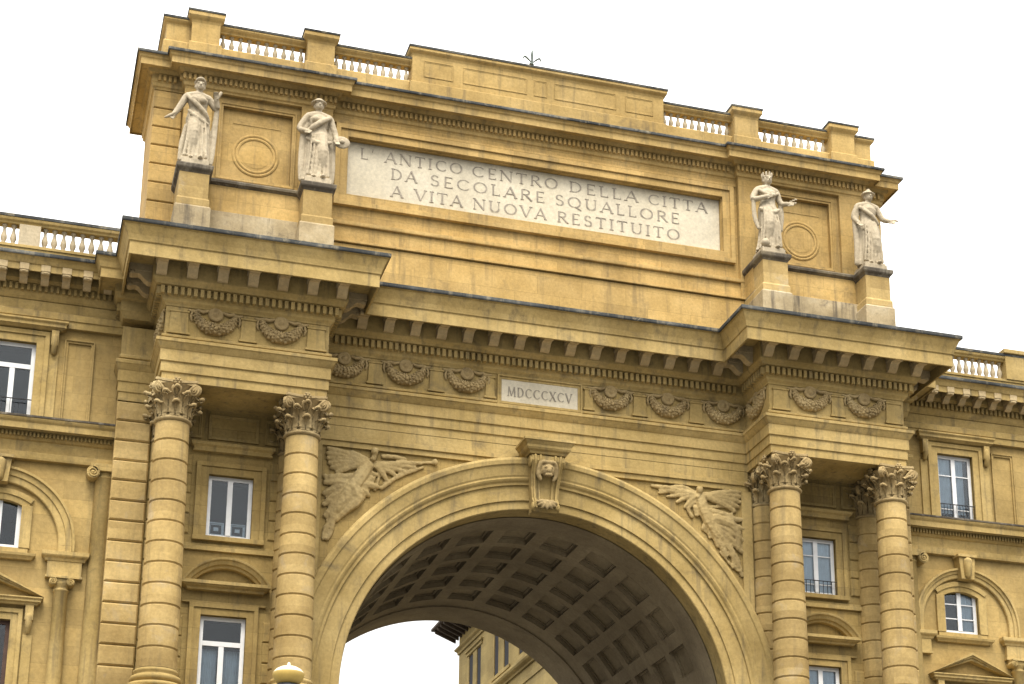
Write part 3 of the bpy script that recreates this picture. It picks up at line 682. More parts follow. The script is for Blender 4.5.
# pavilion podium under the columns (below the picture)
mb = MB()
for s in (-1,1):
    mb.box(s*7.75,s*13.95,1.25,3.9,0,14.3); mb.box(s*7.7,s*14.0,1.15,3.9,14.3,14.55); mb.box(s*7.75,s*13.95,1.2,3.9,14.55,14.70)
    mb.box(s*7.6,s*14.1,1.05,3.9,0,1.2)
mb.build('column_podium', M['stone'], AR)

# ------------------------------------------------------------------ bay walls with two windows each
WH = .74
def window(parent, x0, x1, z0, z1, y, kind, deep=.8, mat=None):
    """white casement set y deep: frame, panes, curtain, dark room behind"""
    mb = MB(); f = .13; W = x1-x0; c = (x0+x1)/2
    mb.box(x0,x0+f,y,y+.07,z0,z1); mb.box(x1-f,x1,y,y+.07,z0,z1); mb.box(x0+f,x1-f,y+.002,y+.068,z0,z0+f); mb.box(x0+f,x1-f,y+.002,y+.068,z1-f,z1)
    zt = z1-f if kind not in ('transom','transom_low') else z1-(.90 if kind=='transom' else .98)
    mb.box(c-.085,c+.085,y-.014,y+.06,z0+f,zt)
    if kind in ('transom','transom_low'): mb.box(x0+f,x1-f,y-.02,y+.064,zt+.002,zt+.16)
    if kind == 'bars':
        zb_ = z0+(z1-z0)*.70; mb.box(x0+f,c-.06,y+.01,y+.055,zb_-.02,zb_+.02); mb.box(c+.06,x1-f,y+.01,y+.055,zb_-.02,zb_+.02)
        zb_ = z0+(z1-z0)*.2; mb.box(x0+f,c-.06,y+.01,y+.055,zb_-.015,zb_+.015); mb.box(c+.06,x1-f,y+.01,y+.055,zb_-.015,zb_+.015)
    if kind == 'arched':
        for t in (.34,.66): mb.box(x0+f,c-.06,y+.01,y+.055,z0+(z1-z0)*t-.02,z0+(z1-z0)*t+.02); mb.box(c+.06,x1-f,y+.01,y+.055,z0+(z1-z0)*t-.02,z0+(z1-z0)*t+.02)
    w = mb.build('window', mat or M['white'], parent)
    mb = MB(); mb.box(x0+f*.5,x1-f*.5,y+.030,y+.042,z0+f*.5,z1-f*.5); mb.build('pane', M['glass'], w)
    mb = MB(); d = deep
    vs = [(x0-.02,y+.075,z0-.02),(x1+.02,y+.075,z0-.02),(x1+.02,y+.075,z1+.02),(x0-.02,y+.075,z1+.02)]; vs += [(a,b+d,e) for a,b,e in vs]
    mb.add(vs,[(0,4,5,1),(1,5,6,2),(2,6,7,3),(3,7,4,0),(4,7,6,5)]); mb.build('room', M['dark'], w)
    return w
def curtain(w, x0, x1, z0, z1, y, gap=0.0, c=None):
    mb = MB(); n = 26; vs = []
    for i in range(n+1):
        x = x0+(x1-x0)*i/n; yy = y+.03*math.sin(i*1.9)+.012*math.sin(i*4.3)
        vs += [(x,yy,z0),(x,yy,z1)]
    fs = []
    for i in range(n):
        xm = x0+(x1-x0)*(i+.5)/n
        if c is not None and abs(xm-c) < gap/2: continue
        fs.append((2*i,2*i+2,2*i+3,2*i+1))
    mb.add(vs, fs, True); mb.build('curtain', M['curtain'], w, fix=False)
def bay(s):
    c = s*10.69; X0, X1 = s*10.67-3.9, s*10.67+3.9
    lo, hi = sorted((s*8.0, s*13.6))
    mb = MB(); wall_mb(mb, lo, hi, 0, 25.2, 3.9, [(c-WH,c+WH,20.66,22.83),(c-WH,c+WH,15.1,17.97)], .36)
    # coursed blocks either side of the windows
    z = 15.1; pitch = .70
    while z < 23.4:
        z1 = z+pitch
        if not 18.15 < (z+z1)/2 < 20.35:
            for a,b in ((c-2.1,c-1.30),(c+1.30,c+2.1)): mb.box(a,b,3.845,3.95,z+.012,min(z1,23.5)-.012,.035)
        z = z1
    bw = mb.build('bay_wall', M['stone'], AR)
    mb = MB(); mb.box(c-2.1,c+2.1,3.80,3.95,20.16,20.30); mb.box(c-2.1,c+2.1,3.85,3.95,20.298,20.40)
    mb.build('string_moulding', M['mould'], bw); mb = MB(); mb.box(c-1.32,c+1.32,3.72,3.95,23.60,23.66); mb.sweep([(c-1.28,3.95),(c-1.28,3.72),(c+1.28,3.72),(c+1.28,3.95)],[(-.3,23.66),(0,23.66),(.03,23.74),(.10,23.80),(.12,23.90),(-.3,23.96)])
    mb.build('ledge', M['mould'], bw)
    for a,b in ((c-2.0,c-1.0),(c-.9,c+.9),(c+1.0,c+2.0)): mb = MB(); frame_mb(mb, a+.16,b-.16,24.18,24.86,.10,3.83,3.95,step=.03); mb.build('panel_frame', M['mould'], bw)
    for z0, z1, sill in ((20.66,22.83,True),(15.1,17.97,False)):
        mb = MB(); frame_mb(mb, c-WH,c+WH,z0,z1,.42 if sill else .38,3.76,3.95,bottom=False,step=.045)
        mb.box(c-WH-.44,c+WH+.44,3.73,3.95,z0-.16,z0-.003)
        if not sill: mb.box(c-1.36,c+1.36,3.79,3.95,z1+.385,z1+.45)
        mb.build('window_surround', M['stone'], bw)
    # segmental pediment
    zc = 19.02; hwid = 1.42; rise = .84; Rr = (hwid*hwid+rise*rise)/(2*rise); cz = zc+rise-Rr; am = math.degrees(math.asin(hwid/Rr))
    mb = MB(); mb.arcsweep([(Rr-.30,3.9),(Rr-.30,3.70),(Rr-.22,3.66),(Rr-.20,3.58),(Rr-.10,3.52),(Rr-.06,3.46),(Rr,3.44),(Rr+.02,3.9)], c, cz, -am, am, 28)
    mb.sweep([(c-1.34,3.95),(c-1.34,3.56),(c+1.34,3.56),(c+1.34,3.95)],[(-.3,18.77),(-.10,18.77),(-.06,18.84),(.02,18.88),(.06,18.92),(.10,18.93),(.10,19.04),(-.3,19.05)])
    mb.build('segmental_pediment', M['mould'], AR)
    zg = 4.02
    if s < 0:
        w = window(AR, c-WH,c+WH,20.66,22.83,zg,'plain')
        for dx in (-.40,.30):                   # two white vent boxes behind the glass
            mb = MB(); x = c+dx; frame_mb(mb, x-.16,x+.20,20.86,21.18,.07,zg+.08,zg+.14); mb.box(x-.06,x+.10,zg+.09,zg+.13,20.96,21.08); mb.build('vent_box', M['white'], w)
        w = window(AR, c-WH,c+WH,15.1,17.97,zg,'transom_low')
        curtain(w, c-WH+.1,c-.1,15.1,16.95,zg+.3); curtain(w, c+.1,c+WH-.1,15.1,16.95,zg+.34)
    else:
        w = window(AR, c-WH,c+WH,20.66,22.83,zg,'bars'); curtain(w, c-WH,c+WH,20.72,22.83,zg+.10)
        mb = MB(); mb.box(c-WH,c+WH,3.86,3.89,21.18,21.205)
        for k in range(9): mb.box(c-WH+.08+k*.17,c-WH+.10+k*.17,3.868,3.882,20.68,21.18)
        mb.build('window_rail', M['iron'], w)
        w = window(AR, c-WH,c+WH,15.1,17.97,zg,'bars'); curtain(w, c-WH,c+WH,15.1,18.0,zg+.10)
bay(-1); bay(1)

# ------------------------------------------------------------------ attic
AP = [(-14.12,7.75),(-14.12,3.95),(-13.10,3.95),(-13.10,3.54),(-7.86,3.54),(-7.86,3.76),(7.86,3.76),(7.86,3.54),(13.10,3.54),(13.10,3.95),(14.12,3.95),(14.12,7.75)]
AC = [(-.6,37.0),(.0,37.0),(.02,37.06),(.07,37.10),(.09,37.22),(.12,37.25),(.12,37.52),(.22,37.54),(.26,37.62),(.28,37.66),(.52,37.66),(.525,37.60),(.56,37.60),(.56,37.84),(.60,37.88),(.63,37.97),(.675,38.02),(.68,38.05),(-.6,38.30)]
mb = MB(); mb.sweep(AP, AC, True); acor = mb.build('attic_cornice', M['attic_mould'], AR)
mb = MB(); mb.sweep(AP, [(.0,38.25),(.682,37.99),(.70,37.99),(.715,38.02),(.71,38.10),(.0,38.32)], True); mb.build('flashing', M['lead'], acor)
dentil_runs(acor, M['attic'], AP[1:11], .11,.20,37.27,37.50,.10,.178)
# attic wall: one centre panel, two side bays, four pilasters, banded ends
mb = MB()
mb.box(-14.0,14.0,4.05,7.75,29.86,38.2)
for s in (-1,1):
    wall_mb(mb, *sorted((s*8.98,s*12.12)), 32.0, 37.05, 3.70, [(*sorted((s*9.27,s*11.72)),33.85,36.60)], .14)
    mb.box(s*9.2,s*11.8,3.82,4.1,33.7,36.7)
    for a,b in ((7.86,8.98),(12.12,13.10)): mb.box(s*a,s*b,3.54,4.1,32.0,37.05)
awall = mb.build('attic_wall', M['attic'], AR)
for s in (-1,1):
    mb = MB(); z = 29.9
    for zt in (31.9,32.65,33.38,34.1,34.83,35.55,36.28,37.0):
        mb.box(s*13.12,s*14.12,3.95,7.75,z+.012,zt-.012,.035); z = zt
    mb.box(s*13.0,s*14.22,3.85,7.8,29.9,31.86)
    mb.build('banded_end', M['attic'], AR)
for s in (-1,1):
    mb = MB(); a,b = sorted((s*9.27,s*11.72))
    frame_mb(mb, a,b,33.85,36.60,.14,3.62,3.72,step=.03)
    cx = (a+b)/2; zc = 34.9
    for rr in (.78,.66): mb.arcsweep([(rr+.05,3.83),(rr+.05,3.80),(rr,3.783),(rr-.05,3.80),(rr-.05,3.83)],cx,zc,0,360,48)
    vs = [(cx,3.80,zc)]+[(cx+.5*math.cos(R(15*k)),3.812,zc+.5*math.sin(R(15*k))) for k in range(24)]; mb.add(vs,[(0,1+k,1+(k+1)%24) for k in range(24)]); mb.box(cx-.85,cx+.85,3.805,3.83,36.05,36.10)
    mb.build('roundel_panel', M['attic'], AR)
# inscription
mb = MB(); wall_mb(mb, -7.86,7.86,32.7,37.05,3.76,[(-7.22,7.22,33.90,36.17)],.24); mb.box(-7.3,7.3,4.0,4.1,33.8,36.3)
frame_mb(mb, -7.24,7.24,33.88,36.19,.46,3.60,3.79,step=.06)
mb.box(-7.80,7.80,3.68,3.79,36.70,36.80)
mb.build('inscription_frame', M['attic'], AR)
mb = MB(); mb.box(-7.21,7.21,3.955,4.05,33.91,36.16); ip = mb.build('inscription_plaque', M['plaque'], AR)
tag(ip, 'long pale marble plaque carved with three lines of Roman capitals')
for t,a,b,z,h in (("L'",-6.75,-6.22,35.545,.43),('ANTICO',-5.84,-2.93,35.545,.43),('CENTRO',-2.58,.74,35.545,.43),('DELLA',1.17,3.91,35.545,.43),('CITTA',4.31,6.72,35.545,.43),
    ('DA',-5.6,-4.63,34.90,.44),('SECOLARE',-4.15,.23,34.90,.44),('SQUALLORE',.62,5.58,34.90,.44),('A',-5.58,-5.13,34.21,.44),('VITA',-4.71,-2.91,34.21,.44),('NUOVA',-2.52,.29,34.21,.44),('RESTITUITO',.70,5.58,34.21,.44)):
    mb = MB(); word(mb,t,a,b,z,h,3.955); mb.build('carved_word', M['letter'], ip)
# stepped podium of the attic
mb = MB()
mb.sweep([(-7.9,3.9),(-7.9,3.62),(7.9,3.62),(7.9,3.9)],[(-.3,31.98),(0,31.98),(0,32.60),(.09,32.60),(.10,32.64),(.10,32.74),(-.3,32.80)])
mb.box(-8.0,8.0,3.56,4.1,29.86,31.86); mb.box(-8.0,8.0,3.48,4.1,31.90,31.975)
for s in (-1,1):
    a,b = sorted((s*8.0,s*13.15)); mb.box(a,b,2.72,4.0,31.90,32.93); mb.box(a,b,2.62,4.0,29.9,30.9)
mb.build('attic_podium', M['attic'], AR)
for s in (-1,1):
    a,b = sorted((s*8.0,s*13.15)); mb = MB(); mb.box(a,b,2.60,4.0,30.905,31.895)
    mb.build('podium_plinth', M['grey'], AR)
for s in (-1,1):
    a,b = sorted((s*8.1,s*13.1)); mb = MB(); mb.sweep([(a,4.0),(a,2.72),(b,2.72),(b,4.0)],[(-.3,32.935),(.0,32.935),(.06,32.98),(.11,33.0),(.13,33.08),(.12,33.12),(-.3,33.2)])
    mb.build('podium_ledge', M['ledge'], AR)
# pedestals for the statues
def pedestal(x):
    a,b = x-.50,x+.50; p = [(a,3.6),(a,1.88),(b,1.88),(b,3.6)]
    mb = MB(); mb.box(a,b,1.88,3.6,31.78,32.80); mb.sweep(p,[(-.3,31.55),(.05,31.55),(.05,31.80),(.02,31.86),(-.3,31.90)])
    o = mb.build('pedestal', M['column'], AR)
    mb = MB(); mb.sweep(p,[(-.3,29.9),(.10,29.9),(.10,31.50),(.06,31.56),(-.3,31.57)]); mb.box(a+.1,b-.1,1.98,3.6,29.9,31.55); mb.build('pedestal_base', M['grey'], o)
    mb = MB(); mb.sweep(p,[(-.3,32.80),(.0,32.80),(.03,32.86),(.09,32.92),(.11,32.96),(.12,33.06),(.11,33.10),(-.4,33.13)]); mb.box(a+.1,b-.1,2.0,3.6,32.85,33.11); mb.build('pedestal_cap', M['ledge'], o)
PX = 12.72, 8.53
for x in (-PX[0],-PX[1],PX[1],PX[0]): pedestal(x)

# ------------------------------------------------------------------ roof balustrade and parapet
def baluster_prof(z0, z1, r=.09):
    h = z1-z0; return [(r*.95,z0),(r*.95,z0+.08*h),(r*.55,z0+.10*h),(r*.62,z0+.16*h),(r*1.08,z0+.34*h),(r*1.0,z0+.46*h),(r*.55,z0+.68*h),(r*.45,z0+.82*h),(r*.7,z0+.86*h),(r*.5,z0+.89*h),(r*.95,z0+.92*h),(r*.95,z1)]
mb = MB(); LOOP = [(-13.85,7.6),(-13.85,4.0),(13.85,4.0),(13.85,7.6)]
mb.sweep(LOOP,[(-.36,38.2),(.10,38.2),(.10,39.02),(.05,39.08),(-.36,39.09)],True)
mb.sweep(LOOP,[(-.34,39.72),(.0,39.72),(.02,39.78),(.08,39.84),(.12,39.90),(.12,40.0),(-.34,40.02)],True)
for s in (-1,1):
    mb.box(s*13.0,s*13.85,4.0,4.34,39.09,39.72); mb.box(s*13.51,s*13.85,4.35,7.6,39.09,39.72)
mb.box(-13.8,13.8,7.3,7.6,39.09,39.72)
bal = mb.build('roof_balustrade', M['attic_mould'], AR)
mb = MB(); mb.sweep(LOOP,[(-.36,40.06),(.122,39.96),(.14,39.96),(.15,40.04),(-.1,40.10),(-.36,40.11)],True); mb.build('flashing', M['lead'], bal)
for x in (-12.50,-8.36,8.36,12.50):
    a,b = x-.50,x+.50; p = [(a,4.2),(a,3.70),(b,3.70),(b,4.2)]; mb = MB(); mb.box(a,b,3.70,4.4,38.2,39.86)
    mb.sweep(p,[(-.3,38.2),(.08,38.2),(.08,38.95),(.03,39.0),(-.3,39.01)]); mb.sweep(p,[(-.3,39.82),(.0,39.82),(.03,39.90),(.10,39.98),(.14,40.04),(.14,40.24),(-.35,40.27)])
    mb.box(a,b,3.8,4.4,39.9,40.25)
    pr = mb.build('balustrade_pier', M['attic_mould'], bal)
    mb = MB(); mb.sweep([(a,4.45),(a,3.70),(b,3.70),(b,4.45)],[(-.5,40.30),(.142,40.19),(.16,40.19),(.17,40.26),(-.1,40.34),(-.5,40.36)]); mb.build('flashing', M['lead'], pr)
bp = None
def balusters(x0, x1, y, z0, z1, n, parent, mat, proto=None, r=.09):
    for k in range(n):
        x = x0+(x1-x0)*(k+.5)/n
        if proto is None:
            mb = MB(); mb.lathe(baluster_prof(z0,z1,r), x, y, 12); proto = mb.build('baluster', mat, parent, fix=False); ox = x; oy = y; proto['_x'] = x; del proto['_x']; P0[0] = x
        else:
            c = proto.copy(); COL.objects.link(c); c.parent = parent; c.location = Vector(proto.location)+Vector((x-P0[0],0,0))
    return proto
P0 = [0]
bp = None
for a,b in ((-12.0,-8.86),(-7.86,-4.95),(4.95,7.86),(8.86,12.0)): bp = balusters(a,b,4.17,39.09,39.72,10,bal,M['balust'],bp)
# solid parapet over the inscription
mb = MB(); pp = [(-4.95,4.5),(-4.95,3.80),(4.95,3.80),(4.95,4.5)]
mb.box(-4.95,4.95,3.80,4.5,38.2,40.16); mb.sweep(pp,[(-.3,38.2),(.09,38.2),(.09,38.95),(.03,39.0),(-.3,39.01)])
mb.sweep(pp,[(-.3,40.10),(0,40.10),(.03,40.18),(.10,40.24),(.13,40.28),(.13,40.44),(-.4,40.47)])
for a,b in ((-4.5,-3.4),(-3.0,-.55),(-.25,.25),(.55,3.0),(3.4,4.5)): frame_mb(mb, a+.06,b-.06,39.32,39.86,.07,3.782,3.82,step=.012)
par = mb.build('parapet', M['attic_mould'], AR)
mb = MB(); mb.sweep([(-4.95,4.6),(-4.95,3.80),(4.95,3.80),(4.95,4.6)],[(-.6,40.50),(.132,40.38),(.15,40.38),(.16,40.46),(-.1,40.54),(-.6,40.56)]); mb.build('flashing', M['lead'], par)
# ================================================================== STATUES
def figure(spec):
    mb = MB(); rnd = random.Random(spec['seed']); sw = spec.get('sway',.06)
    # draped skirt with folds
    zs = [0.02,.10,.3,.6,.9,1.2,1.5,1.75,1.95,2.1]; rx = [.50,.49,.46,.43,.41,.41,.42,.41,.34,.29]; ry = [.36,.36,.34,.32,.31,.31,.31,.30,.25,.22]
    seg = 44; vs = []; nf = spec.get('folds',11); ph = rnd.random()*6
    for i, z in enumerate(zs):
        t = i/(len(zs)-1); amp = .19*(1-t)**.6; cx = sw*math.sin(math.pi*min(1,z/2.0))
        for j in range(seg):
            a = 2*math.pi*j/seg; w = abs(math.sin(nf*a/2+ph+.6*math.sin(z*2)))**.7 - .5
            k = 1+amp*w*1.6; vs.append((cx+rx[i]*.93*k*math.cos(a)*spec.get('wide',1), ry[i]*k*math.sin(a), z))
    fs = [tuple(reversed(range(seg))), tuple(range((len(zs)-1)*seg, len(zs)*seg))]
    for i in range(len(zs)-1):
        for j in range(seg): fs.append((i*seg+j, i*seg+(j+1)%seg, (i+1)*seg+(j+1)%seg, (i+1)*seg+j))
    mb.add(vs, fs)
    kx = spec.get('knee',.14)
    mb.tube([(kx+sw,-.10,1.75),(kx*1.3+sw,-.34,1.02),(kx*1.2,-.22,.35)], [.24,.20,.14], 10)      # advanced leg under the cloth
    for s in (-1,1): mb.ball((s*.16,-.36-.05*s,.05),(.10,.20,.07),8,6)
    # torso, breast, shoulders, neck
    mb.tube([(sw*.6,0,1.85),(sw*.3,-.01,2.15),(0,-.02,2.42),(0,0,2.6)], [.33,.30,.36,.27], 14, .68)
    mb.tube([(-.38,0,2.56),(0,.01,2.64),(.38,0,2.56)], [.15,.19,.15], 10)
    if spec.get('female',True):
        for s in (-1,1): mb.ball((s*.15,-.21,2.38),(.13,.12,.13),10,7)
    hx = spec.get('turn',.03)
    mb.tube([(0,.0,2.6),(hx*.6,-.03,2.84)], [.12,.105], 10, sub=1)
    hc = (hx,-.05,3.0)
    mb.ball(hc,(.155,.185,.215),14,10); mb.ball((hx,-.19,2.885),(.075,.06,.06),8,6)             # skull, chin
    mb.tube([(hx,-.225,3.05),(hx,-.265,2.975)], [.025,.042],8,sub=1)                             # nose
    mb.tube([(hx-.10,-.205,3.08),(hx+.10,-.205,3.08)], [.03,.03],8,sub=1)                        # brow
    mb.tube([(hx-.05,-.235,2.915),(hx+.05,-.235,2.915)], [.022,.022],6,sub=1)                    # mouth
    for s in (-1,1): mb.ball((hx+s*.16,-.02,2.98),(.03,.05,.06),6,5); mb.ball((hx+s*.065,-.205,3.03),(.03,.02,.02),6,5)
    mb.ball((hx,.04,3.08),(.19,.20,.19),12,8); mb.ball((hx,.20,2.98),(.11,.10,.11),8,6)         # hair, bun
    hd = spec['head']
    if hd == 'diadem': mb.tube([(hx-.19,-.03,3.12),(hx-.12,-.17,3.20),(hx,-.21,3.24),(hx+.12,-.17,3.20),(hx+.19,-.03,3.12)], [.03,.045,.06,.045,.03], 8)
    if hd == 'crown':
        for k in range(9): a = R(40*k); mb.tube([(hx+.17*math.cos(a),.0+.17*math.sin(a),3.14),(hx+.19*math.cos(a),.0+.19*math.sin(a),3.30)], [.05,.04],6,sub=1)
    if hd == 'helmet':
        mb.ball((hx,.0,3.12),(.22,.24,.17),12,8); mb.lathe([(.05,3.10),(.27,3.08),(.27,3.12),(.05,3.18)],hx,-.03,20); mb.tube([(hx,-.16,3.26),(hx,0,3.33),(hx,.2,3.22),(hx,.26,3.0)], [.035,.05,.05,.03],8)
    if hd == 'hat': mb.lathe([(.02,3.11),(.28,3.10),(.28,3.14),(.2,3.2),(.14,3.27),(.01,3.28)],hx,-.01,20)
    for arm in spec['arms']:
        mb.tube(arm, [.135,.115,.085][:len(arm)] if len(arm) == 3 else [.135,.12,.10,.08], 10)
        h = Vector(arm[-1]); d = (h-Vector(arm[-2])).normalized()
        mb.ball(h+d*.07,(.085,.07,.085),8,6); q = d.cross(Vector((0,1,0))); q = q.normalized() if q.length > .1 else Vector((1,0,0))
        for f in range(4):
            st = h+d*.10+q*(.045*(f-1.5)); mb.tube([st, st+d*.08+Vector((0,-.02,0)), st+d*(.13+.01*(f in (1,2)))+Vector((0,-.05,-.02))], [.026,.024,.020], 6, sub=1)
        mb.tube([h+d*.03-q*.07, h+d*.09-q*.11+Vector((0,-.03,0))], [.03,.022],6,sub=1)
    for pts, r in spec['drape']: mb.tube(pts, [r*.8]+[r]*(len(pts)-2)+[r*.7], 9, .8)
    # folds of the mantle over the front
    for k in range(6):
        x = -.26+.1*k; mb.tube([(x*1.1,-.30,1.72-.05*k),(x*1.2+.02,-.36,1.0),(x*1.45,-.35,.12)], [.025,.048,.06], 7)
    return mb
def statue(x, spec, label):
    e = empty('statue', (x,2.42,33.125)); tag(e, label, 'statue', 'statues along the attic')
    mb = figure(spec); mb.v = [(p[0]+x, p[1]+2.42, p[2]+33.40) for p in mb.v]
    o = sculpt(mb, 'figure', M['statue'], e, vox=.019, rough=.02, rs=.12, it=1)
    mb = MB(); mb.box(x-.46,x+.46,1.95,2.86,33.13,33.36); mb.box(x-.42,x+.42,1.99,2.82,33.355,33.43); mb.build('plinth', M['statue'], e)
    for nm, fn in spec.get('held',[]):
        mb = MB(); fn(mb); mb.v = [(p[0]+x, p[1]+2.42, p[2]+33.40) for p in mb.v]; mb.build(nm, M['statue'], e)
    return e
L1 = dict(seed=1, sway=.07, head='diadem', turn=.04, knee=-.12,
  arms=[[(-.40,0,2.55),(-.60,-.06,2.10),(-.78,-.16,1.72)], [(.40,0,2.55),(.66,-.02,2.20),(.60,-.20,2.52)]],
  drape=[([(-.38,-.12,2.55),(-.1,-.30,2.20),(.25,-.28,1.85),(.40,-.1,1.6)],.09), ([(.66,0,2.2),(.62,.02,1.5),(.58,.0,.6),(.55,0,.1)],.11), ([(-.3,-.25,1.9),(.0,-.36,1.6),(.36,-.2,1.5)],.08), ([(-.34,-.1,1.4),(-.45,-.12,.7),(-.5,-.1,.06)],.10)],
  held=[('palm_branch', lambda m: m.tube([(-.74,-.2,1.78),(-.95,-.24,1.58),(-1.08,-.24,1.50)],[.04,.06,.03],8)), ('scroll', lambda m: m.tube([(.62,-.24,2.50),(.74,-.24,2.78)],[.055,.055],10,sub=1))])
L2 = dict(seed=2, sway=-.03, head='hat', turn=-.02, knee=.12, wide=1.08, folds=9,
  arms=[[(-.40,0,2.55),(-.66,.0,2.05),(-.46,-.24,1.85)], [(.40,0,2.55),(.58,-.05,2.0),(.62,-.22,1.66)]],
  drape=[([(.38,-.14,2.55),(.1,-.30,2.3),(-.25,-.28,2.0),(-.45,-.1,1.8)],.10), ([(-.42,.05,2.5),(-.50,.02,1.6),(-.52,.0,.6),(-.52,0,.06)],.15), ([(.42,.05,2.5),(.48,.02,1.6),(.50,.0,.6),(.50,0,.06)],.15), ([(-.4,-.2,1.6),(0,-.38,1.35),(.42,-.2,1.55)],.09)],
  held=[('round_shield', lambda m: (m.ball((.80,-.22,1.62),(.30,.06,.24),20,10), m.ball((.80,-.29,1.62),(.09,.05,.08),10,6)))])
R1 = dict(seed=3, sway=.05, head='crown', turn=.03, knee=-.10, folds=12,
  arms=[[(-.40,0,2.55),(-.62,-.08,2.10),(-.20,-.34,2.14)], [(.40,0,2.55),(.54,-.04,2.12),(.74,-.22,2.04)]],
  drape=[([(-.6,-.1,2.1),(-.55,-.05,1.4),(-.42,-.1,.9)],.10), ([(.54,0,2.1),(.56,.0,1.6),(.52,0,1.0)],.12), ([(-.38,-.15,2.5),(0,-.33,2.25),(.38,-.15,2.45)],.08), ([(-.36,-.2,1.7),(0,-.36,1.5),(.38,-.2,1.75)],.09), ([(.3,.1,1.4),(.2,.05,.7),(.15,.0,.06)],.14)],
  held=[('globe', lambda m: m.ball((-.30,-.40,.17),(.17,.17,.17),16,10)), ('laurel_branch', lambda m: [m.tube([(.76,-.26,2.04),(.95,-.28,2.08),(1.08,-.28,2.12)],[.03,.03,.02],6)]+[m.ball((.86+.05*k,-.28,2.06+.03*k+.07*(-1)**k),(.07,.03,.035),7,5) for k in range(5)])])
R2 = dict(seed=4, sway=-.05, head='helmet', turn=.05, knee=.12, female=False,
  arms=[[(-.40,0,2.55),(-.58,.02,2.08),(-.50,-.20,1.75)], [(.40,0,2.55),(.60,-.04,2.16),(.80,-.20,2.02)]],
  drape=[([(-.42,.02,2.5),(-.52,.0,1.8),(-.50,-.02,1.0),(-.55,0,.1)],.14), ([(-.36,-.15,2.45),(0,-.32,2.1),(.34,-.2,1.8)],.09), ([(.36,.0,1.9),(.44,.02,1.2),(.46,.05,.1)],.12), ([(-.3,-.25,1.5),(.1,-.36,1.2),(.3,-.3,.5)],.08)],
  held=[('baton', lambda m: m.tube([(.80,-.26,2.0),(1.0,-.28,2.04),(1.14,-.28,2.03)],[.04,.045,.03],8))])
statue(-PX[0], L1, 'statue of a robed woman trailing a palm branch, on the outermost left pedestal')
statue(-PX[1], L2, 'cloaked statue in a brimmed hat holding a pale round disc beside the inscription start')
statue(PX[1], R1, 'crowned statue with arm bent to its chest and a globe at its foot')
statue(PX[0], R2, 'helmeted statue pointing outward over the sky, on the outermost right pedestal')

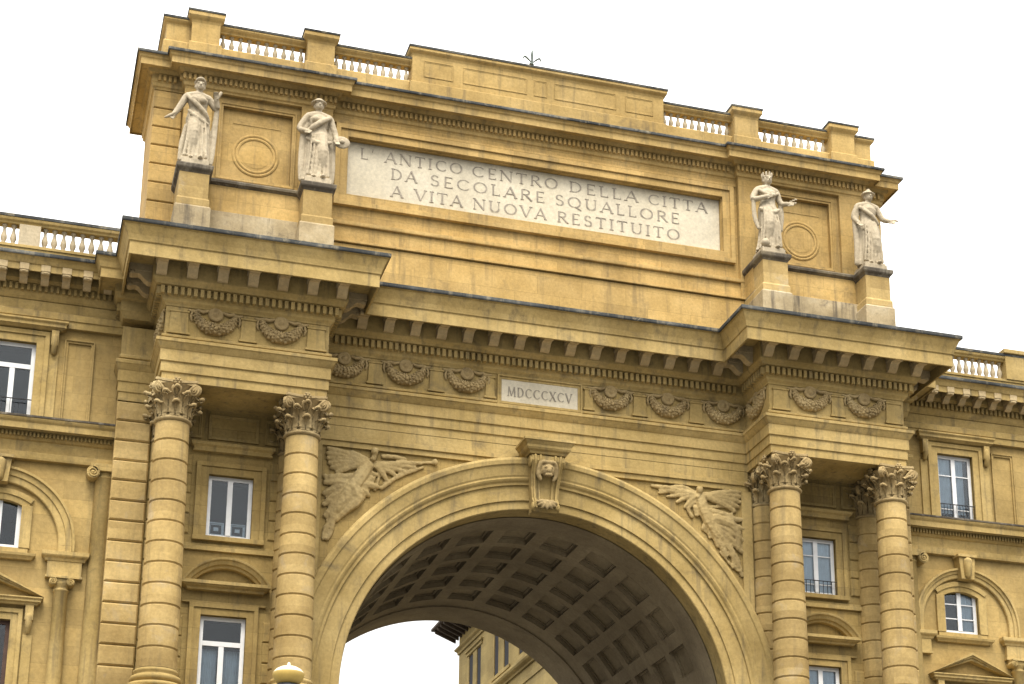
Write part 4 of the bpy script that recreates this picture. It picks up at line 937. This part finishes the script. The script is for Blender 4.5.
# ================================================================== THE WINGS
WY = 4.5
CW = [(-.8,28.60),(.03,28.60),(.08,28.68),(.12,28.80),(.14,28.83),(.14,29.10),(.26,29.12),(.30,29.17),(.36,29.20),(.37,29.47),(.82,29.47),(.85,29.24),(.90,29.24),(.90,29.46),(.94,29.49),(.99,29.60),(1.05,29.68),(1.08,29.70),(1.08,29.77),(-.8,29.88)]
def wing(s, label, cw, hw_, ca, zs, ro, ri, ha, wo):
    W = empty('palace_wing', (s*20, 6, 0)); tag(W, label, 'building', 'palace wings flanking the arch')
    x0, x1 = s*14.3, s*27.0; lo, hi = sorted((x0,x1)); c = s*cw; a = s*ca
    mb = MB(); wall_mb(mb, lo, hi, 0, 28.8, WY, [(c-hw_,c+hw_,24.30,27.03),(a+wo-ha,a+wo+ha,19.86,21.62),(a-.75,a+.75,14.6,17.46)], .34)
    mb.box(lo,hi,WY+1.4,16,0,29.8); wl = mb.build('wall', M['wing'], W)
    path = [(lo,WY),(hi,WY)]
    mb = MB(); mb.sweep(path, CW); cor = mb.build('cornice', M['mould'], W)
    mb = MB(); dentils(mb, path, .13,.24,28.85,29.08,.10,.19); mb.build('dentil_band', M['mould'], cor)
    mb = MB(); mb.sweep(path, [(.1,29.92),(1.083,29.70),(1.105,29.70),(1.12,29.74),(1.115,29.83),(.1,29.94)]); mb.build('flashing', M['lead'], cor)
    for k in range(16): place_mod(cor, s*(15.15+.685*k), WY-.37, 29.297, 0, .76)
    mb = MB(); mb.sweep(path, [(-.3,27.66),(.16,27.66),(.16,27.90),(.20,27.92),(.20,28.14),(.12,28.20),(.05,28.24),(.05,28.56),(-.3,28.58)]); mb.build('frieze', M['mould'], W)
    # balustrade
    mb = MB(); mb.box(lo,hi,WY-.14,WY+.3,29.8,30.46); mb.box(lo,hi,WY-.18,WY+.34,30.40,30.50)
    mb.sweep([(lo,WY-.10),(hi,WY-.10)],[(-.36,31.27),(0,31.27),(.02,31.33),(.08,31.38),(.10,31.44),(.10,31.56),(-.36,31.58)])
    b = mb.build('balustrade', M['mould'], W)
    mb = MB(); mb.sweep([(lo,WY-.10),(hi,WY-.10)],[(-.38,31.60),(.102,31.48),(.12,31.48),(.13,31.58),(-.38,31.65)]); mb.build('flashing', M['lead'], b)
    pxs = (17.83,21.6) if s < 0 else (19.9,23.7)
    for p in pxs:
        mb = MB(); mb.box(s*p-.35,s*p+.35,WY-.16,WY+.32,30.50,31.26) if s<0 else mb.box(s*p-.42,s*p+.42,WY-.22,WY+.34,30.50,31.72)
        if s > 0: mb.box(s*p-.50,s*p+.50,WY-.30,WY+.4,31.60,31.76)
        mb.build('balustrade_pier', M['balust'] if s<0 else M['mould'], b)
    segs = [(14.4,17.48),(18.2,21.25)] if s<0 else [(14.4,19.48),(20.3,23.3)]
    pr = None
    for u,v in segs: pr = balusters(s*u,s*v,WY+.06,30.50,31.27,int((v-u)/.285),b,M['balust'],pr,.10)
    # upper window with hood on consoles
    mb = MB(); frame_mb(mb, c-hw_,c+hw_,24.30,27.03,.42,WY-.14,WY+.05,bottom=False); mb.build('window_surround', M['mould'], W)
    mb = MB(); mb.sweep([(c-1.45,WY+.1),(c-1.45,WY-.16),(c+1.45,WY-.16),(c+1.45,WY+.1)],[(-.2,27.48),(.03,27.50),(.10,27.55),(.16,27.58),(.16,27.68),(.22,27.74),(.22,27.80),(-.2,27.84)])
    for sx in (-1,1):
        q = c+sx*(hw_+.57); mb.box(q-.12,q+.12,WY-.26,WY+.03,26.95,27.49); mb.tube([(q,WY-.18,27.3),(q,WY-.22,27.0),(q,WY-.12,26.72)],[.12,.11,.09],8); mb.box(q-.16,q+.16,WY-.06,WY+.02,24.28,26.7)
    mb.build('window_hood', M['mould'], W)
    w = window(W, c-hw_,c+hw_,24.30,27.03,WY+.12,'transom' if s<0 else 'bars')
    if s > 0: curtain(w, c-hw_+.02,c+hw_-.3,24.7,27.0,WY+.23)
    mb = MB(); mb.box(c-hw_,c+hw_,WY-.04,WY-.01,24.98,25.01)
    for k in range(11): mb.box(c-hw_+.05+k*.135,c-hw_+.065+k*.135,WY-.035,WY-.018,24.3,24.98)
    mb.build('window_rail', M['iron'], w)
    # plain framed panels between the windows
    for q0,q1 in ((cw-2.58,cw-1.60),(cw+1.60,cw+2.58)):
        if q0 < 14.9: continue
        u,v = sorted((s*q0,s*q1)); mb = MB(); frame_mb(mb,u+.12,v-.12,24.30,27.18,.12,WY-.10,WY+.03,bottom=False,step=.04); mb.build('wall_panel', M['wing'], W)
    # string course
    mb = MB(); mb.sweep(path,[(-.2,22.87),(.18,22.87),(.20,22.95),(.22,23.11),(.10,23.15),(.10,23.52),(.16,23.55),(.20,23.60),(.22,23.62),(.22,23.80),(.30,23.82),(.34,23.85),(.52,23.85),(.525,23.79),(.55,23.79),(.55,24.0),(.60,24.06),(.63,24.12),(.63,24.20),(-.2,24.26)])
    sc = mb.build('string_course', M['mould'], W)
    mb = MB(); dentils(mb, path, .21,.30,23.63,23.78,.07,.125); mb.build('dentil_band', M['mould'], sc)
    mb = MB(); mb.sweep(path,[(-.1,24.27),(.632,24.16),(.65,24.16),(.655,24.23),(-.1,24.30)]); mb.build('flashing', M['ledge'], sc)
    # big arch over the arched window
    mb = MB(); mb.arcsweep([(ri,WY+.06),(ri,WY-.10),(ri+.03,WY-.13),(ri+(ro-ri)*.45,WY-.14),(ri+(ro-ri)*.47,WY-.18),(ro-.10,WY-.20),(ro-.08,WY-.26),(ro,WY-.26),(ro,WY+.06)],a,zs,-90,90,44)
    av = [(ri,WY+.06),(ri,WY-.10),(ri+.03,WY-.13),(ri+(ro-ri)*.45,WY-.14),(ri+(ro-ri)*.47,WY-.18),(ro-.10,WY-.20),(ro-.08,WY-.26),(ro,WY-.26),(ro,WY+.06)]
    for sx in (-1,1):
        for (r0,y0),(r1,y1) in zip(av[:-1],av[1:]): mb.add([(a+sx*r0,y0,19.83),(a+sx*r1,y1,19.83),(a+sx*r1,y1,zs),(a+sx*r0,y0,zs)],[(0,1,2,3)])
    mb.build('blind_arch', M['mould'], W)
    mb = MB(); mb.prism([(a-.27,zs+ri-.10),(a+.27,zs+ri-.10),(a+.34,22.76),(a-.34,22.76)],WY-.42,WY+.03); mb.box(a-.40,a+.40,WY-.5,WY,22.76,22.86); mb.tube([(a,WY-.42,zs+ri+.02),(a,WY-.46,22.6)],[.14,.18],8,sub=1); mb.build('keystone', M['mould'], W)
    # arched window, a little off the arch's own axis
    a0_ = a; a = a+wo
    mb = MB(); Rw = 1.5; am = math.degrees(math.asin(ha/Rw)); zc = 21.30-Rw*math.cos(R(am))+.0
    mb.box(a-ha-.34,a-ha,WY-.10,WY+.05,19.86,21.30); mb.box(a+ha,a+ha+.34,WY-.10,WY+.05,19.86,21.30)
    mb.arcsweep([(Rw,WY+.34),(Rw,WY-.06),(Rw+.20,WY-.06),(Rw+.20,WY-.10),(Rw+.38,WY-.10),(Rw+.38,WY+.05)],a,zc,-am-7,am+7,16)
    n = 10; arc = [(a+Rw*math.sin(R(-am+2*am*k/n)), zc+Rw*math.cos(R(-am+2*am*k/n))) for k in range(n+1)]
    for k in range(n): mb.add([(arc[k][0],WY-.02,arc[k][1]),(arc[k+1][0],WY-.02,arc[k+1][1]),(arc[k+1][0],WY-.02,21.75),(arc[k][0],WY-.02,21.75)],[(0,1,2,3)])
    mb.sweep([(a-1.12,WY+.05),(a-1.12,WY-.12),(a+1.12,WY-.12),(a+1.12,WY+.05)],[(-.2,19.46),(0,19.46),(.04,19.52),(.10,19.58),(.12,19.66),(-.2,19.70)])
    mb.box(a-ha-.3,a+ha+.3,WY-.08,WY+.04,19.70,19.85)
    mb.build('window_surround', M['mould'], W)
    w = window(W, a-ha,a+ha,19.86,21.62,WY+.12,'arched' if s>0 else 'plain')
    if s > 0: curtain(w, a-.02,a+ha,19.9,21.6,WY+.23)
    a = a0_
    # pediment over the lower window
    mb = MB(); pw = 1.70; zb_, za = 18.16, 19.05
    mb.sweep([(a-pw+.12,WY+.05),(a-pw+.12,WY-.28),(a+pw-.12,WY-.28),(a+pw-.12,WY+.05)],[(-.2,17.94),(-.06,17.94),(-.02,18.0),(.05,18.03),(.05,18.10),(.10,18.14),(.10,18.18),(-.2,18.19)])
    for sx in (-1,1):
        for d0,d1,yy in ((0,.10,WY-.40),(.10,.17,WY-.35),(.17,.26,WY-.28)):
            k = (za-zb_)/pw; 
            vs = []
            for y in (yy, WY+.04): vs += [(a+sx*pw,y,zb_+.02-d0*1.0),(a,y,za-d0*1.1),(a,y,za-d1*1.1),(a+sx*(pw),y,zb_+.02-d1*1.0)]
            vs = [(vx,vy,max(vz,18.185)) for vx,vy,vz in vs]
            mb.add(vs,[(0,1,2,3),(4,7,6,5),(0,4,5,1),(2,6,7,3),(0,3,7,4)])
    mb.build('pediment', M['mould'], W)
    for sx in (-1,1):
        mb = MB(); q = a+sx*1.30; mb.box(q-.13,q+.13,WY-.24,WY+.03,17.45,17.935); mb.tube([(q,WY-.16,17.6),(q,WY-.18,17.3),(q,WY-.10,17.08)],[.12,.11,.07],8); mb.box(q-.15,q+.15,WY-.05,WY+.02,14.0,17.0)
        mb.build('console', M['mould'], W)
    mb = MB(); frame_mb(mb,a-.75,a+.75,14.6,17.46,.36,WY-.12,WY+.05,bottom=False); mb.build('window_surround', M['mould'], W)
    w = window(W, a-.75,a+.75,14.6,17.46,WY+.12,'plain',mat=M['brown'])
    mb = MB()
    for k in range(11): z = 14.65+k*.25; mb.box(a-.74,a+.74,WY+.20,WY+.22,z,z+.235)
    mb.build('blind', M['brown2'], w)
    # imposts and small columns carrying the arch
    for sx in (-1,1):
        q = a + sx*(ri+.26); inner = (sx*s < 0)
        if not inner and s < 0: continue
        u,v = (q-.62,q+.62) if s<0 else (q-.55,q+.55)
        mb = MB(); mb.sweep([(u,WY+.05),(u,WY-.20),(v,WY-.20),(v,WY+.05)],[(-.2,19.50),(0,19.50),(.03,19.58),(.10,19.64),(.12,19.68),(.12,19.80),(-.2,19.84)]); mb.box(u+.08,v-.08,WY-.18,WY+.03,19.0,19.50); mb.box(u+.04,v-.04,WY-.20,WY+.03,18.94,19.02)
        im = mb.build('impost', M['mould'], W)
        if s>0 and inner: continue
        qq = q-.10*s if s<0 else q
        qq = q - .05
        mb = MB(); mb.lathe([(.245,14.3),(.25,15.5),(.215,18.45),(.25,18.48),(.25,18.53),(.215,18.55),(.22,18.62),(.30,18.70),(.30,18.74)],qq,WY-.14,24)
        for t in (-.27,.27): mb.volute(qq+t,18.755,.125,WY-.44,WY+.02,-1 if t<0 else 1)
        mb.box(qq-.25,qq+.25,WY-.40,WY,18.75,18.86)
        mb.box(qq-.36,qq+.36,WY-.46,WY+.02,18.86,18.935); mb.build('small_column', M['mould'], W, fix=False)
    # tall ionic pilaster against the pier
    q = s*14.72; mb = MB(); mb.lathe([(.40,0),(.39,15.0),(.33,22.42),(.37,22.44),(.37,22.49),(.33,22.51),(.36,22.6)],q,WY-.02,28)
    for t in (-.42,.42): mb.volute(q+t,22.56,.215,WY-.50,WY-.02,-1 if t<0 else 1)
    mb.box(q-.44,q+.44,WY-.50,WY,22.62,22.76); mb.box(q-.52,q+.52,WY-.50,WY,22.765,22.865); mb.build('ionic_column', M['mould'], W)
    return W
wing(-1, 'ochre palace wing with a serliana arch and brown blind, left of the triumphal arch', 17.98, .70, 18.05, 20.05, 2.52, 2.0, .68, .10)
wing(1, 'ochre palace wing with white-curtained windows, right of the triumphal arch', 16.99, .76, 17.02, 20.2, 2.18, 1.80, .72, -.16)

# ================================================================== STREET BUILDING SEEN THROUGH THE ARCH
RB = empty('street_building', (13, 33, 0)); tag(RB, 'ochre street building with dark timber eaves seen through the archway', 'building')
FX, Y0, Y1 = 8.0, 18.6, 46.7
mb = MB(); mb.box(FX+.35,20,Y0,Y1,0,30.2)
WP = [(43.45,44.36),(41.69,42.57),(38.0,38.85),(35.95,36.9),(33.1,34.0),(31.2,32.1)]
holes = [(u,v,zf,zt) for zf,zt in ((25.75,28.3),(20.9,23.5),(15.6,18.4)) for u,v in WP]
ys = [Y0,Y1]+[h[0] for h in holes]+[h[1] for h in holes]; zs_ = [0,30.2]+[h[2] for h in holes]+[h[3] for h in holes]
for a_,b_,c_,e_ in cells(ys, zs_, holes): mb.add([(FX,a_,c_),(FX,b_,c_),(FX,b_,e_),(FX,a_,e_)],[(0,1,2,3)])
for a_,b_,c_,e_ in holes: mb.add([(FX,a_,c_),(FX,b_,c_),(FX,b_,e_),(FX,a_,e_),(FX+.06,a_,c_),(FX+.06,b_,c_),(FX+.06,b_,e_),(FX+.06,a_,e_)],[(0,4,5,1),(1,5,6,2),(2,6,7,3),(3,7,4,0)])
mb.add([(FX,Y1,0),(FX+.36,Y1,0),(FX+.36,Y1,30.2),(FX,Y1,30.2)],[(0,1,2,3)])
mb.build('wall', M['rear'], RB)
RP = [(20,Y1),(FX,Y1),(FX,Y0)]
RP = [(FX+10,Y1),(FX,Y1),(FX,Y0)]
mb = MB(); mb.sweep(RP,[(-.2,24.75),(.10,24.75),(.12,24.86),(.30,24.95),(.36,25.05),(.36,25.18),(-.2,25.24)]); mb.sweep(RP,[(-.2,28.95),(.08,28.95),(.10,29.10),(.22,29.2),(.26,29.28),(-.2,29.32)])
mb.sweep(RP,[(-.2,24.0),(.06,24.0),(.08,24.3),(-.2,24.32)])
mb.build('string_course', M['rear'], RB)
mb = MB(); mb.sweep(RP,[(-.3,30.30),(1.35,30.62),(1.40,30.66),(1.40,30.78),(-.3,31.3)])
eav = mb.build('eaves', M['wood'], RB)
y = Y1+.9; pr = None
while y > Y0+.3:
    if pr is None:
        mb = MB(); mb.add([(FX-.0,y-.09,29.9),(FX-1.25,y-.09,30.42),(FX-1.30,y-.09,30.58),(FX-.0,y-.09,30.33),(FX-.0,y+.09,29.9),(FX-1.25,y+.09,30.42),(FX-1.30,y+.09,30.58),(FX-.0,y+.09,30.33)],[(0,1,2,3),(7,6,5,4),(0,4,5,1),(1,5,6,2),(2,6,7,3),(3,7,4,0)])
        pr = mb.build('rafter', M['wood'], eav); yp = y
    else: q = pr.copy(); COL.objects.link(q); q.parent = eav; q.location = Vector(pr.location)+Vector((0,y-yp,0))
    y -= .72
for a_,b_,c_,e_ in holes:
    if b_ < 30 or c_ < 18: continue
    mb = MB(); mb.box(FX+.05,FX+.10,a_,b_,c_,e_); w = mb.build('window', M['brown'], RB)
    mb = MB(); mb.box(FX+.035,FX+.048,a_+.06,b_-.06,c_+.06,e_-.06); mb.build('pane', M['dark'], w)
for u,v in ((41.45,44.6),(35.7,39.1)):
    for zf, zt in ((25.75,28.3),(20.9,23.5)):
        mb = MB(); mb.box(FX-.06,FX+.02,u-.12,v+.12,zt+.03,zt+.222); mb.box(FX-.14,FX+.02,u-.25,v+.25,zt+.222,zt+.34); mb.build('window_hood', M['rear'], RB)
        mb = MB(); mb.box(FX-.08,FX+.02,u-.1,v+.1,zf-.22,zf-.04); mb.build('window_sill', M['rear'], RB)
# ================================================================== STREET LAMP, FINIAL, GROUND
LX, LY = -12.11, -20.0
SL = empty('street_lamp', (LX,LY,0)); tag(SL, 'street lamp with a cream domed cap and amber bowl before the column', 'street lamp')
mb = MB(); mb.lathe([(.001,10.40),(.02,10.39),(.035,10.36),(.03,10.33),(.06,10.32),(.16,10.295),(.24,10.25),(.29,10.195),(.295,10.175),(.0,10.165)],LX,LY,32); mb.build('lamp_cap', M['cream'], SL)
mb = MB(); mb.lathe([(.30,10.18),(.305,10.15),(.29,10.09),(.25,10.01),(.20,9.96),(.0,9.95)],LX,LY,32); mb.build('lamp_bowl', M['amber'], SL)
mb = MB(); mb.lathe([(.0,9.93),(.21,9.955),(.22,9.90),(.19,9.86),(.08,9.80),(.06,9.6),(.055,6.0),(.07,3.2),(.10,3.1),(.10,2.9),(.08,1.4),(.13,1.2),(.15,.3),(.22,.2),(.22,0.0)],LX,LY,24); mb.build('lamp_post', M['iron'], SL)
FI = empty('roof_finial', (.07,5.2,38.2)); tag(FI, 'small weathered metal lily finial rising above the middle of the parapet', 'finial')
mb = MB(); mb.tube([(.07,5.2,38.2),(.07,5.2,41.9)],[.035,.025],8,sub=1)
mb.build('rod', M['finial'], FI)
mb = MB(); zt = 41.55
mb.tube([(.07,5.2,zt+.05),(.07,5.2,zt+.42),(.08,5.2,zt+.62)],[.03,.065,.02],8)
for sx in (-1,1): mb.tube([(.07,5.2,zt+.05),(.07+sx*.18,5.2,zt+.22),(.07+sx*.30,5.2,zt+.30),(.07+sx*.36,5.2,zt+.18)],[.02,.04,.04,.02],8)
mb.ball((.05,5.2,zt+.0),(.10,.08,.06),8,6)
mb.build('lily', M['finial'], FI)

mb = MB(); mb.add([(-400,-400,0),(400,-400,0),(400,400,0),(-400,400,0)],[(0,1,2,3)]); g = mb.build('ground', M['ground']); tag(g, 'grey stone paving of the piazza', None, None, 'structure')

# ================================================================== CAMERA AND LIGHT
cd = bpy.data.cameras.new('camera'); cam = bpy.data.objects.new('camera', cd); COL.objects.link(cam); S.camera = cam
cam.location = (-17.248,-53.818,1.601); cam.rotation_euler = (R(90+16.996),R(0),R(-17.563))
cd.sensor_width = 36; cd.lens = 1817.886/1024*36; cd.shift_x = -(565.522-512)/1024; cd.shift_y = (585.918-342)/1024; cd.clip_end = 3000; cd.clip_start = .5
EL, AZ = 62, 196       # sun behind and to the left of the photographer, veiled by cloud
W_ = bpy.data.worlds.new('World'); S.world = W_; W_.use_nodes = True; t = W_.node_tree; L = t.links.new
bg = t.nodes['Background']; sky = t.nodes.new('ShaderNodeTexSky'); sky.sky_type = 'NISHITA'; sky.sun_disc = False
sky.sun_elevation = R(EL); sky.sun_rotation = R(AZ); sky.dust_density = 6; sky.air_density = 1.2
hs = t.nodes.new('ShaderNodeHueSaturation'); hs.inputs['Saturation'].default_value = .12; L(sky.outputs[0], hs.inputs['Color'])
# overcast dome: three times brighter overhead than lower down (CIE overcast law); near-black low band added for unbuilt piazza buildings, darkening undersides
tc = t.nodes.new('ShaderNodeTexCoord'); sx = t.nodes.new('ShaderNodeSeparateXYZ'); L(tc.outputs['Generated'], sx.inputs[0])
rp = t.nodes.new('ShaderNodeValToRGB'); L(sx.outputs[2], rp.inputs['Fac']); e = rp.color_ramp.elements
e[0].position = 0.; e[0].color = (.02,.02,.02,1); e[1].position = 1.; e[1].color = (1,.99,.97,1)
for ps, v in ((.16,.06),(.235,.40),(.5,.64)): x = e.new(ps); x.color = (v,v*.99,v*.97,1)
ml = t.nodes.new('ShaderNodeVectorMath'); ml.operation = 'SCALE'; L(rp.outputs[0], ml.inputs[0]); ml.inputs['Scale'].default_value = 20.
mx = t.nodes.new('ShaderNodeMix'); mx.data_type = 'RGBA'; mx.inputs['Factor'].default_value = .85; L(hs.outputs[0], mx.inputs[6]); L(ml.outputs[0], mx.inputs[7])
L(mx.outputs[2], bg.inputs['Color']); bg.inputs['Strength'].default_value = .12
sd = bpy.data.lights.new('sun','SUN'); sd.energy = 2.0; sd.angle = R(26); sd.color = (1,.95,.86); sun = bpy.data.objects.new('sun', sd); COL.objects.link(sun)
dv = Vector((math.sin(R(AZ))*math.cos(R(EL)), math.cos(R(AZ))*math.cos(R(EL)), math.sin(R(EL))))
sun.rotation_euler = dv.to_track_quat('Z','Y').to_euler(); sun.location = dv*100
S.view_settings.view_transform = 'Standard'; S.view_settings.look = 'None'; S.view_settings.exposure = .7; S.view_settings.gamma = 1; S.view_settings.use_curve_mapping = False
S.cycles.max_bounces = 6; S.cycles.diffuse_bounces = 1
